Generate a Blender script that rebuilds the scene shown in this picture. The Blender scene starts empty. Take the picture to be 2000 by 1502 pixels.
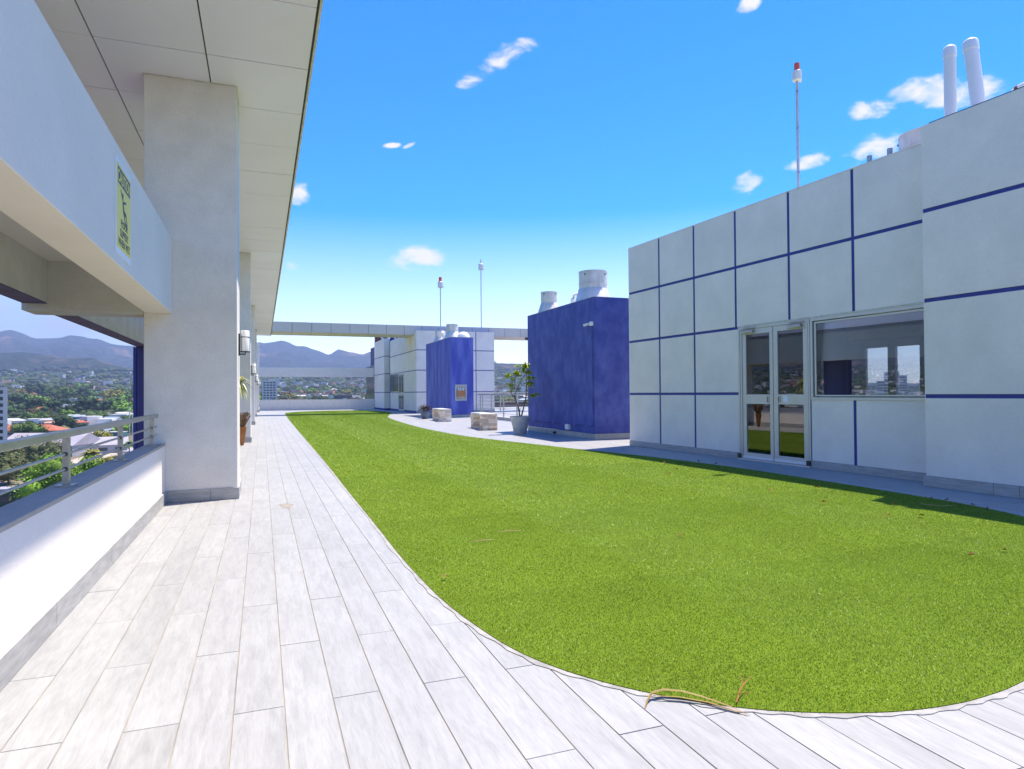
import bpy, bmesh, math, random
import numpy as np
from mathutils import Vector, Matrix, noise

random.seed(7)
NPR = np.random.default_rng(11)
scene = bpy.context.scene
C = scene.collection
R = math.radians

# ------------------------------------------------------------------ camera
YAW, PITCH, ROLL, EYE = 0.35941, 0.01255, 0.00751, 1.35
cy, sy, cp, sp = math.cos(YAW), math.sin(YAW), math.cos(PITCH), math.sin(PITCH)
fwd = Vector((sy*cp, cy*cp, sp)); rgt = Vector((cy, -sy, 0)); dwn = -(rgt.cross(fwd))
cr, sr = math.cos(ROLL), math.sin(ROLL)
cam_r = rgt*cr + dwn*sr; cam_d = dwn*cr - rgt*sr
cam_data = bpy.data.cameras.new('camera'); cam = bpy.data.objects.new('camera', cam_data); C.objects.link(cam)
mw = Matrix.Identity(4)
for i in range(3):
    mw[i][0] = cam_r[i]; mw[i][1] = -cam_d[i]; mw[i][2] = -fwd[i]
mw[0][3], mw[1][3], mw[2][3] = 0, 0, EYE
cam.matrix_world = mw
cam_data.sensor_fit = 'HORIZONTAL'; cam_data.sensor_width = 36; cam_data.lens = 36*1300/2000
cam_data.clip_start = 0.05; cam_data.clip_end = 60000
scene.camera = cam
scene.render.resolution_x, scene.render.resolution_y = 1024, 769

def pix(p):
    v = Vector(p) - Vector((0, 0, EYE)); w = v.dot(fwd)
    if w <= 0.01: return None
    return 1000+1300*v.dot(cam_r)/w, 751+1300*v.dot(cam_d)/w

# ------------------------------------------------------------------ light
SUN = Vector((0.358, 0.13, 1.0)).normalized()
SUN_EL = math.asin(SUN.z); SUN_AZ = math.atan2(SUN.x, SUN.y)
sd = bpy.data.lights.new('sun', 'SUN'); sd.energy = 2.6; sd.angle = R(0.53); sd.color = (1.0, 0.97, 0.93)
so = bpy.data.objects.new('sun', sd); C.objects.link(so)
so.rotation_euler = SUN.to_track_quat('Z', 'Y').to_euler(); so.location = (20, 10, 60)

world = bpy.data.worlds.new('World'); scene.world = world; world.use_nodes = True
wn, wl = world.node_tree.nodes, world.node_tree.links
wn.clear()
def W(t, **k):
    n = wn.new(t)
    for a, b in k.items(): setattr(n, a, b)
    return n
sky = W('ShaderNodeTexSky', sky_type='NISHITA', sun_disc=False, sun_elevation=SUN_EL, sun_rotation=SUN_AZ,
        altitude=50, air_density=1.0, dust_density=0.4, ozone_density=3.0)
hs = W('ShaderNodeHueSaturation'); hs.inputs['Saturation'].default_value = 1.8; hs.inputs['Value'].default_value = 1.0
hs.inputs['Hue'].default_value = 0.515
wl.new(sky.outputs[0], hs.inputs['Color'])
tc = W('ShaderNodeTexCoord')
nrm = W('ShaderNodeVectorMath', operation='NORMALIZE'); wl.new(tc.outputs['Generated'], nrm.inputs[0])
def vm(op, a, b=None):
    n = W('ShaderNodeVectorMath', operation=op)
    for i, x in enumerate((a, b)):
        if x is None: continue
        if isinstance(x, (tuple, list)): n.inputs[i].default_value = x
        else: wl.new(x, n.inputs[i])
    return n
def mm(op, a, b=None, c=None, clamp=False):
    n = W('ShaderNodeMath', operation=op, use_clamp=clamp)
    for i, x in enumerate((a, b, c)):
        if x is None: continue
        if isinstance(x, (int, float)): n.inputs[i].default_value = x
        else: wl.new(x, n.inputs[i])
    return n.outputs[0]
# cumulus scraps: azimuth, elevation, half width, half height, tilt (degrees)
CLOUDS = [(19.69, 26.61, 3.5, 0.9, 28), (12.56, 11.51, 2.5, 1.1, 5), (10.45, 20.25, 0.75, 0.2, 8), (12.09, 20.41, 0.7, 0.19, 25),
          (2.9, 16.0, 0.9, 1.0, 0), (2.4, 10.4, 0.8, 0.45, 0), (40.8, 28.9, 1.0, 0.5, 15), (49.3, 20.5, 1.5, 0.8, -5),
          (52.5, 21.1, 2.6, 0.95, -8), (55.2, 20.2, 2.1, 1.3, 0), (49.6, 17.5, 2.9, 1.35, 12), (44.8, 17.4, 1.6, 0.6, 10),
          (40.1, 16.4, 1.4, 0.85, 5), (75, 18, 6, 2.5, 5), (95, 25, 7, 2.5, 0), (-40, 20, 5, 2, 10), (-70, 14, 7, 2.5, 0), (130, 30, 8, 3, 0),
          (170, 22, 8, 3, 0), (-120, 24, 8, 3, 10), (-150, 38, 8, 3, 10), (30, 50, 5, 2, 10), (-20, 55, 5, 2, 10)]
blob = None
for az, el, hw, hh, tilt in CLOUDS:
    az, el, t = R(az), R(el), R(tilt)
    c = Vector((math.sin(az)*math.cos(el), math.cos(az)*math.cos(el), math.sin(el)))
    u = Vector((math.cos(az), -math.sin(az), 0)); v = c.cross(u)*-1
    if v.z < 0: v = -v
    u2 = (u*math.cos(t)+v*math.sin(t))/R(hw); v2 = (v*math.cos(t)-u*math.sin(t))/R(hh)
    d = vm('SUBTRACT', nrm.outputs[0], tuple(c))
    a = vm('DOT_PRODUCT', d.outputs[0], tuple(u2)).outputs['Value']; b = vm('DOT_PRODUCT', d.outputs[0], tuple(v2)).outputs['Value']
    r2 = mm('ADD', mm('MULTIPLY', a, a), mm('MULTIPLY', b, b))
    g = mm('SUBTRACT', 1.0, r2)
    # only the near side of the sphere counts
    blob = g if blob is None else mm('MAXIMUM', blob, g)
mp = W('ShaderNodeMapping'); mp.inputs['Scale'].default_value = (1, 1, 1.9); wl.new(nrm.outputs[0], mp.inputs[0])
nz = W('ShaderNodeTexNoise'); nz.inputs['Scale'].default_value = 24; nz.inputs['Detail'].default_value = 10; nz.inputs['Roughness'].default_value = 0.56; nz.inputs['Distortion'].default_value = 0.35
wl.new(mp.outputs[0], nz.inputs[0])
dens = mm('ADD', mm('MAXIMUM', blob, -1.0), mm('MULTIPLY', mm('SUBTRACT', nz.outputs[0], 0.5), 5.0))
mask = W('ShaderNodeMapRange', interpolation_type='SMOOTHSTEP'); mask.inputs['From Min'].default_value = 0.0; mask.inputs['From Max'].default_value = 1.5
wl.new(dens, mask.inputs['Value'])
sep = W('ShaderNodeSeparateXYZ'); wl.new(nrm.outputs[0], sep.inputs[0])
# low cloud bank resting on the western mountains
nz2 = W('ShaderNodeTexNoise'); nz2.inputs['Scale'].default_value = 9; nz2.inputs['Detail'].default_value = 6
mp2 = W('ShaderNodeMapping'); mp2.inputs['Scale'].default_value = (1, 1, 3.0); wl.new(nrm.outputs[0], mp2.inputs[0]); wl.new(mp2.outputs[0], nz2.inputs[0])
wv = vm('DOT_PRODUCT', nrm.outputs[0], (math.sin(R(-50)), math.cos(R(-50)), 0)).outputs['Value']
w1 = W('ShaderNodeMapRange', interpolation_type='SMOOTHSTEP'); w1.inputs['From Min'].default_value = 0.66; w1.inputs['From Max'].default_value = 0.8; wl.new(wv, w1.inputs['Value'])
w2 = W('ShaderNodeMapRange', interpolation_type='SMOOTHSTEP'); w2.inputs['From Min'].default_value = 0.22; w2.inputs['From Max'].default_value = 0.07; wl.new(sep.outputs['Z'], w2.inputs['Value'])
n2 = W('ShaderNodeMapRange'); n2.inputs['From Min'].default_value = 0.4; n2.inputs['From Max'].default_value = 0.62; wl.new(nz2.outputs[0], n2.inputs['Value'])
bank = mm('MULTIPLY', mm('MULTIPLY', w1.outputs[0], w2.outputs[0]), mm('ADD', 0.7, mm('MULTIPLY', n2.outputs[0], 0.3), clamp=True))
SKYS = 0.092
mixb = W('ShaderNodeMix', data_type='RGBA'); wl.new(bank, mixb.inputs[0]); wl.new(hs.outputs[0], mixb.inputs[6])
bc = W('ShaderNodeMix', data_type='RGBA'); wl.new(n2.outputs[0], bc.inputs[0])
bc.inputs[6].default_value = (0.045/SKYS, 0.072/SKYS, 0.145/SKYS, 1); bc.inputs[7].default_value = (0.15/SKYS, 0.165/SKYS, 0.205/SKYS, 1)
wl.new(bc.outputs[2], mixb.inputs[7])
mixc = W('ShaderNodeMix', data_type='RGBA'); wl.new(mm('MULTIPLY', mask.outputs[0], 0.93), mixc.inputs[0]); wl.new(mixb.outputs[2], mixc.inputs[6])
mixc.inputs[7].default_value = (0.295/SKYS, 0.30/SKYS, 0.33/SKYS, 1)
sr = W('ShaderNodeMapRange', interpolation_type='SMOOTHSTEP'); sr.inputs['From Min'].default_value = -0.02; sr.inputs['From Max'].default_value = 0.42
sr.inputs['To Min'].default_value = 1.1; sr.inputs['To Max'].default_value = 1.85; wl.new(sep.outputs['Z'], sr.inputs['Value']); wl.new(sr.outputs[0], hs.inputs['Saturation'])
bg = W('ShaderNodeBackground'); bg.inputs['Strength'].default_value = SKYS; wl.new(mixc.outputs[2], bg.inputs['Color'])
wo = W('ShaderNodeOutputWorld'); wl.new(bg.outputs[0], wo.inputs['Surface'])

vs = scene.view_settings
vs.view_transform = 'Standard'; vs.look = 'None'; vs.exposure = 1.78; vs.use_white_balance = True; vs.white_balance_temperature = 7500; vs.white_balance_tint = 10; vs.gamma = 1.0; vs.use_curve_mapping = False
scene.render.engine = 'CYCLES'
cyc = scene.cycles
cyc.max_bounces = 8; cyc.diffuse_bounces = 4; cyc.glossy_bounces = 4; cyc.transmission_bounces = 6; cyc.transparent_max_bounces = 12; cyc.volume_bounces = 1
cyc.sample_clamp_indirect = 8; cyc.caustics_reflective = False; cyc.caustics_refractive = False
try: cyc.use_denoising = True
except Exception: pass

# ------------------------------------------------------------------ materials
def new_mat(name):
    m = bpy.data.materials.new(name); m.use_nodes = True
    return m, m.node_tree.nodes, m.node_tree.links, m.node_tree.nodes['Principled BSDF']
def mat(name, col, rough=0.6, metal=0.0, var=0.0, vscale=2.0, vcol=None, bump=0.0, bscale=60.0, stretch=(1, 1, 1), isl=0.0, spec=0.5, vlow=0.35, vhigh=0.65, detail=5, objrand=0.0, bdist=0.01, coat=0.0, space='pos', speck=0.0, sscale=45):
    m, n, l, b = new_mat(name)
    b.inputs['Base Color'].default_value = (*col, 1); b.inputs['Roughness'].default_value = rough; b.inputs['Metallic'].default_value = metal
    b.inputs['Specular IOR Level'].default_value = spec
    if coat: b.inputs['Coat Weight'].default_value = coat
    if space == 'pos': g = n.new('ShaderNodeNewGeometry'); src = g.outputs['Position']
    else: g = n.new('ShaderNodeTexCoord'); src = g.outputs['Object']
    mpn = n.new('ShaderNodeMapping'); mpn.inputs['Scale'].default_value = stretch; l.new(src, mpn.inputs[0])
    out = None
    if var > 0 or vcol:
        t = n.new('ShaderNodeTexNoise'); t.inputs['Scale'].default_value = vscale; t.inputs['Detail'].default_value = detail; t.inputs['Roughness'].default_value = 0.6
        l.new(mpn.outputs[0], t.inputs[0])
        mr = n.new('ShaderNodeMapRange'); mr.inputs['From Min'].default_value = vlow; mr.inputs['From Max'].default_value = vhigh; l.new(t.outputs[0], mr.inputs['Value'])
        mx = n.new('ShaderNodeMix'); mx.data_type = 'RGBA'; l.new(mr.outputs[0], mx.inputs[0])
        c2 = vcol or tuple(c*(1-var) for c in col)
        mx.inputs[6].default_value = (*col, 1); mx.inputs[7].default_value = (*c2, 1); out = mx.outputs[2]
    if speck:
        t3 = n.new('ShaderNodeTexNoise'); t3.inputs['Scale'].default_value = sscale; t3.inputs['Detail'].default_value = 6; t3.inputs['Roughness'].default_value = 0.75; l.new(mpn.outputs[0], t3.inputs[0])
        m3 = n.new('ShaderNodeMapRange'); m3.inputs['From Min'].default_value = 0.3; m3.inputs['From Max'].default_value = 0.7; m3.inputs['To Min'].default_value = 1-speck; m3.inputs['To Max'].default_value = 1+speck*0.6; l.new(t3.outputs[0], m3.inputs['Value'])
        h3 = n.new('ShaderNodeHueSaturation'); l.new(m3.outputs[0], h3.inputs['Value'])
        if out: l.new(out, h3.inputs['Color'])
        else: h3.inputs['Color'].default_value = (*col, 1)
        out = h3.outputs[0]
    if isl or objrand:
        gi = n.new('ShaderNodeNewGeometry'); oi = n.new('ShaderNodeObjectInfo')
        ad = n.new('ShaderNodeMath'); ad.operation = 'ADD'; l.new(gi.outputs['Random Per Island'], ad.inputs[0]); l.new(oi.outputs['Random'], ad.inputs[1])
        fr = n.new('ShaderNodeMath'); fr.operation = 'FRACT'; l.new(ad.outputs[0], fr.inputs[0])
        a = isl or objrand
        mr = n.new('ShaderNodeMapRange'); mr.inputs['To Min'].default_value = 1-a; mr.inputs['To Max'].default_value = 1+a; l.new(fr.outputs[0], mr.inputs['Value'])
        h = n.new('ShaderNodeHueSaturation'); l.new(mr.outputs[0], h.inputs['Value'])
        if out: l.new(out, h.inputs['Color'])
        else: h.inputs['Color'].default_value = (*col, 1)
        out = h.outputs[0]
    if out: l.new(out, b.inputs['Base Color'])
    if bump:
        t = n.new('ShaderNodeTexNoise'); t.inputs['Scale'].default_value = bscale; t.inputs['Detail'].default_value = 3; l.new(mpn.outputs[0], t.inputs[0])
        bp = n.new('ShaderNodeBump'); bp.inputs['Strength'].default_value = bump; bp.inputs['Distance'].default_value = bdist; l.new(t.outputs[0], bp.inputs['Height']); l.new(bp.outputs[0], b.inputs['Normal'])
    return m

M = {}
M['stucco'] = mat('white_stucco', (0.87, 0.81, 0.755), 0.85, speck=0.05, var=0.06, vscale=1.1, bump=0.25, bscale=110, spec=0.2, bdist=0.006)
M['stucco_grey'] = mat('grey_stucco', (0.81, 0.765, 0.71), 0.9, speck=0.12, sscale=60, var=0.09, vscale=3.0, bump=0.4, bscale=90, spec=0.15, bdist=0.008, detail=9)
M['beam_grey'] = mat('floor_lit_grey_stucco', (0.66, 0.66, 0.66), 0.9, speck=0.10, sscale=60, var=0.13, vscale=3.0, bump=0.4, bscale=90, spec=0.15, bdist=0.008)  # pillar stucco without its warm tilt; colour offsets warm floor bounce on beams
M['panel'] = mat('wall_panel_render', (0.89, 0.82, 0.735), 0.85, speck=0.045, sscale=30, var=0.10, vscale=1.3, bump=0.6, bscale=80, spec=0.2, isl=0.012, bdist=0.01, detail=8)
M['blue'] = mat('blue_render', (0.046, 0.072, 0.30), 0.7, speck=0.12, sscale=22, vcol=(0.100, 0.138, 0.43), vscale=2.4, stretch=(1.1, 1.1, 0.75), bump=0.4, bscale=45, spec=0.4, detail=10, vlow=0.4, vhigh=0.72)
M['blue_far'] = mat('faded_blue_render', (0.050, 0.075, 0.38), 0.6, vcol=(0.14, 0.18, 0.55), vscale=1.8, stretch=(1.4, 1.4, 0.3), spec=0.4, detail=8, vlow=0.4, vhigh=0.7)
M['blue_line'] = mat('blue_joint_paint', (0.030, 0.048, 0.27), 0.6, var=0.2, vscale=14)
M['grey_blue_frame'] = mat('navy_facade_metal', (0.03, 0.03, 0.17), 0.45, var=0.15)
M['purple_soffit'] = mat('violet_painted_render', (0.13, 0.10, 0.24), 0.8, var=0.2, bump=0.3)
M['cap'] = mat('grey_coping', (0.42, 0.385, 0.36), 0.6, var=0.12, vscale=6)
M['panel_alu'] = mat('satin_aluminium_cladding', (0.90, 0.83, 0.93), 0.5, metal=0.0, var=0.05, vscale=0.6, isl=0.02, spec=0.5)
M['lintel_alu'] = mat('sky_offset_lintel_cladding', (0.70, 0.63, 0.55), 0.6, var=0.08, vscale=0.6, isl=0.03)  # cladding copy tinted warm to cancel the blue sky cast on the lintel
M['joint_dark'] = mat('dark_joint', (0.06, 0.055, 0.045), 0.9)
M['lip'] = mat('cream_metal_lip', (0.70, 0.66, 0.52), 0.45, var=0.3, vscale=9, stretch=(1, 1, 1))
M['alu'] = mat('aluminium_frame', (0.62, 0.61, 0.57), 0.38, metal=0.35, var=0.06, vscale=3)
M['steel'] = mat('brushed_steel_rail', (0.47, 0.45, 0.42), 0.3, metal=0.8, var=0.2, vscale=18, stretch=(1, 0.2, 1))
M['white'] = mat('white_enamel', (0.80, 0.80, 0.78), 0.4, var=0.08, vscale=5)
M['whitepipe'] = mat('white_pvc', (0.82, 0.82, 0.84), 0.35, var=0.04)
M['vent'] = mat('weathered_white_metal', (0.72, 0.70, 0.66), 0.45, metal=0.1, var=0.25, vscale=4, stretch=(1, 1, 0.5))
M['black'] = mat('black_metal', (0.02, 0.02, 0.02), 0.4)
M['opal'] = mat('opal_glass', (0.85, 0.83, 0.78), 0.25, var=0.04)
M['concrete'] = mat('pale_concrete', (0.50, 0.49, 0.46), 0.85, var=0.3, vscale=3, bump=0.3, bscale=40)
M['grout'] = mat('grey_grout', (0.20, 0.195, 0.185), 0.95, vcol=(0.34, 0.31, 0.26), vscale=2.5)
M['edge'] = mat('turf_edge_mortar', (0.36, 0.355, 0.35), 0.9, var=0.35, vscale=9, bump=0.4)
M['pot'] = mat('grey_glazed_pot', (0.42, 0.43, 0.44), 0.5, vcol=(0.62, 0.60, 0.56), vscale=5, bump=0.2, bscale=20)
M['potblue'] = mat('slate_glazed_pot', (0.16, 0.18, 0.23), 0.35, var=0.3, vscale=4)
M['terracotta'] = mat('terracotta', (0.42, 0.16, 0.045), 0.75, var=0.3, vscale=7)
M['soil'] = mat('dark_soil', (0.03, 0.022, 0.015), 1.0, bump=0.5)
M['bark'] = mat('brown_bark', (0.09, 0.065, 0.05), 0.9, vcol=(0.22, 0.19, 0.16), vscale=9)
M['leafbright'] = mat('fresh_leaf', (0.38, 0.46, 0.04), 0.5, isl=0.45, spec=0.4)
M['leafdark'] = mat('reddish_leaf', (0.055, 0.03, 0.022), 0.5, isl=0.4)
M['leafpale'] = mat('pale_yucca_leaf', (0.42, 0.44, 0.16), 0.55, isl=0.35)
M['dry'] = mat('dry_leaf', (0.26, 0.11, 0.04), 0.8, isl=0.3, objrand=0.35)
M['drygrass'] = mat('dry_stalk', (0.20, 0.12, 0.06), 0.85, isl=0.4)
M['frond'] = mat('fallen_frond', (0.20, 0.20, 0.03), 0.5, vcol=(0.22, 0.10, 0.03), vscale=3.5)
M['stone'] = mat('split_travertine', (0.78, 0.55, 0.36), 0.9, vcol=(0.85, 0.74, 0.62), vscale=5, isl=0.3, bump=0.6, bscale=30)
M['slab'] = mat('polished_bench_slab', (0.55, 0.56, 0.53), 0.45, var=0.15)
M['yellow'] = mat('yellow_sign_vinyl', (0.95, 0.74, 0.05), 0.4)
M['signblack'] = mat('black_sign_ink', (0.035, 0.035, 0.03), 0.5)
M['signwhite'] = mat('white_sign_plate', (0.82, 0.82, 0.86), 0.4)
M['rust'] = mat('rust_brown_render', (0.22, 0.09, 0.045), 0.85, var=0.2)
M['brown_tiles'] = mat('brown_roof_tiles', (0.13, 0.105, 0.10), 0.9, var=0.3, vscale=2)
M['interior'] = mat('interior_paint', (0.30, 0.31, 0.36), 0.8)
M['interior_floor'] = mat('interior_floor_tile', (0.25, 0.25, 0.25), 0.4)
M['paper'] = mat('paper_notice', (0.8, 0.8, 0.8), 0.8)
M['skirt_plinth'] = mat('grey_plinth_tile', (0.44, 0.435, 0.42), 0.6, var=0.2, vscale=4)  # same grey as the skirting, for the near tower's front plinth
M['grey_alu'] = mat('grey_door_metal', (0.2, 0.2, 0.21), 0.5)
M['terracotta_pale'] = mat('pale_terracotta', (0.50, 0.22, 0.10), 0.8, var=0.2, vscale=9)
M['drygrass2'] = mat('pale_dry_stalk', (0.45, 0.33, 0.16), 0.85)
M['stain'] = mat('damp_stain', (0.30, 0.27, 0.24), 0.8, var=0.3, vscale=20)

def glass_mat(name, tint, refl):
    m, n, l, b = new_mat(name); n.remove(b); o = n['Material Output']
    tr = n.new('ShaderNodeBsdfTransparent'); tr.inputs[0].default_value = (*tint, 1)
    gl = n.new('ShaderNodeBsdfGlossy'); gl.inputs['Roughness'].default_value = 0.0; gl.inputs['Color'].default_value = (1, 1, 1, 1)
    fr = n.new('ShaderNodeFresnel'); fr.inputs[0].default_value = 1.5
    ma = n.new('ShaderNodeMath'); ma.operation = 'MULTIPLY_ADD'; ma.inputs[1].default_value = 1.6; ma.inputs[2].default_value = refl; ma.use_clamp = True; l.new(fr.outputs[0], ma.inputs[0])
    mx = n.new('ShaderNodeMixShader'); l.new(ma.outputs[0], mx.inputs[0]); l.new(tr.outputs[0], mx.inputs[1]); l.new(gl.outputs[0], mx.inputs[2]); l.new(mx.outputs[0], o.inputs[0])
    return m
M['glass'] = glass_mat('tinted_window_glass', (0.66, 0.70, 0.74), 0.06)
M['darkglass'] = mat('dark_facade_glass', (0.02, 0.035, 0.06), 0.08, metal=0.2, spec=0.8)
m, n, l, b = new_mat('orange_beacon_lens'); b.inputs['Base Color'].default_value = (0.85, 0.12, 0.02, 1); b.inputs['Roughness'].default_value = 0.2; b.inputs['Coat Weight'].default_value = 0.5; M['orange'] = m

# wood-look porcelain planks: grain runs along Y
def plank_mat():
    m, n, l, b = new_mat('wood_look_porcelain')
    g = n.new('ShaderNodeNewGeometry'); oi = n.new('ShaderNodeObjectInfo')
    ad = n.new('ShaderNodeMath'); ad.operation = 'ADD'; l.new(g.outputs['Random Per Island'], ad.inputs[0]); l.new(oi.outputs['Random'], ad.inputs[1])
    fr = n.new('ShaderNodeMath'); fr.operation = 'FRACT'; l.new(ad.outputs[0], fr.inputs[0])
    sc = n.new('ShaderNodeMath'); sc.operation = 'MULTIPLY'; sc.inputs[1].default_value = 37.0; l.new(fr.outputs[0], sc.inputs[0])
    cb = n.new('ShaderNodeCombineXYZ'); l.new(sc.outputs[0], cb.inputs[0]); l.new(sc.outputs[0], cb.inputs[2])
    va = n.new('ShaderNodeVectorMath'); va.operation = 'ADD'; l.new(g.outputs['Position'], va.inputs[0]); l.new(cb.outputs[0], va.inputs[1])
    def nz(scale, st, det, rough=0.6):
        mp = n.new('ShaderNodeMapping'); mp.inputs['Scale'].default_value = st; l.new(va.outputs[0], mp.inputs[0])
        t = n.new('ShaderNodeTexNoise'); t.inputs['Scale'].default_value = scale; t.inputs['Detail'].default_value = det; t.inputs['Roughness'].default_value = rough; t.inputs['Distortion'].default_value = 0.6; l.new(mp.outputs[0], t.inputs[0]); return t.outputs[0]
    grain = nz(26, (1, 0.13, 1), 6, 0.65); cloud = nz(3.2, (1, 0.35, 1), 5); fine = nz(120, (1, 0.09, 1), 2)
    def rng(v, a, bb, c, d):
        q = n.new('ShaderNodeMapRange'); q.inputs['From Min'].default_value = a; q.inputs['From Max'].default_value = bb; q.inputs['To Min'].default_value = c; q.inputs['To Max'].default_value = d; l.new(v, q.inputs['Value']); return q.outputs[0]
    def mul(a, c):
        q = n.new('ShaderNodeMath'); q.operation = 'MULTIPLY'; l.new(a, q.inputs[0]); l.new(c, q.inputs[1]); return q.outputs[0]
    v = mul(mul(rng(grain, 0.35, 0.6, 0.88, 1.04), rng(cloud, 0.3, 0.65, 0.91, 1.04)), mul(rng(fine, 0.3, 0.6, 0.93, 1.03), rng(fr.outputs[0], 0, 1, 0.955, 1.03)))
    h = n.new('ShaderNodeHueSaturation'); h.inputs['Color'].default_value = (0.328, 0.333, 0.338, 1); l.new(v, h.inputs['Value']); l.new(h.outputs[0], b.inputs['Base Color'])
    b.inputs['Roughness'].default_value = 0.5; b.inputs['Specular IOR Level'].default_value = 0.35
    bp = n.new('ShaderNodeBump'); bp.inputs['Strength'].default_value = 0.25; bp.inputs['Distance'].default_value = 0.003; l.new(grain, bp.inputs['Height']); l.new(bp.outputs[0], b.inputs['Normal'])
    return m
M['plank'] = plank_mat()
M['skirt'] = mat('skirting_porcelain', (0.44, 0.435, 0.42), 0.55, var=0.28, vscale=5, stretch=(1, 1, 7), isl=0.05, detail=7)

def turf_mat(base):
    m, n, l, b = new_mat('turf_backing' if base else 'turf_blade')
    g = n.new('ShaderNodeNewGeometry')
    t = n.new('ShaderNodeTexNoise'); t.inputs['Scale'].default_value = 1.4; t.inputs['Detail'].default_value = 6; l.new(g.outputs['Position'], t.inputs[0])
    t2 = n.new('ShaderNodeTexNoise'); t2.inputs['Scale'].default_value = 190 if base else 60; t2.inputs['Detail'].default_value = 3; l.new(g.outputs['Position'], t2.inputs[0])
    mr = n.new('ShaderNodeMapRange'); mr.inputs['From Min'].default_value = 0.3; mr.inputs['From Max'].default_value = 0.7; mr.inputs['To Min'].default_value = 0.93; mr.inputs['To Max'].default_value = 1.07; l.new(t.outputs[0], mr.inputs['Value'])
    cr_ = n.new('ShaderNodeValToRGB'); e = cr_.color_ramp.elements
    if base:
        e[0].color = (0.075, 0.125, 0.009, 1); e[1].color = (0.165, 0.255, 0.020, 1); e[0].position = 0.3; e[1].position = 0.68; l.new(t2.outputs[0], cr_.inputs[0])
    else:
        e[0].color = (0.115, 0.19, 0.012, 1); e[1].color = (0.40, 0.50, 0.095, 1); e[0].position = 0.0; e[1].position = 1.0
        el = cr_.color_ramp.elements.new(0.6); el.color = (0.200, 0.350, 0.025, 1)
        l.new(g.outputs['Random Per Island'], cr_.inputs[0])
    h = n.new('ShaderNodeHueSaturation'); l.new(cr_.outputs[0], h.inputs['Color']); l.new(mr.outputs[0], h.inputs['Value']); l.new(h.outputs[0], b.inputs['Base Color'])
    b.inputs['Roughness'].default_value = 0.45 if not base else 0.9; b.inputs['Specular IOR Level'].default_value = 0.45 if not base else 0.1
    if not base:
        tl = n.new('ShaderNodeBsdfTranslucent'); l.new(h.outputs[0], tl.inputs[0]); mx = n.new('ShaderNodeMixShader'); mx.inputs[0].default_value = 0.25
        l.new(b.outputs[0], mx.inputs[1]); l.new(tl.outputs[0], mx.inputs[2]); l.new(mx.outputs[0], n['Material Output'].inputs[0])
    else:
        bp = n.new('ShaderNodeBump'); bp.inputs['Strength'].default_value = 0.8; bp.inputs['Distance'].default_value = 0.01; l.new(t2.outputs[0], bp.inputs['Height']); l.new(bp.outputs[0], b.inputs['Normal'])
    return m
M['turf'] = turf_mat(True); M['blade'] = turf_mat(False)

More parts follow.
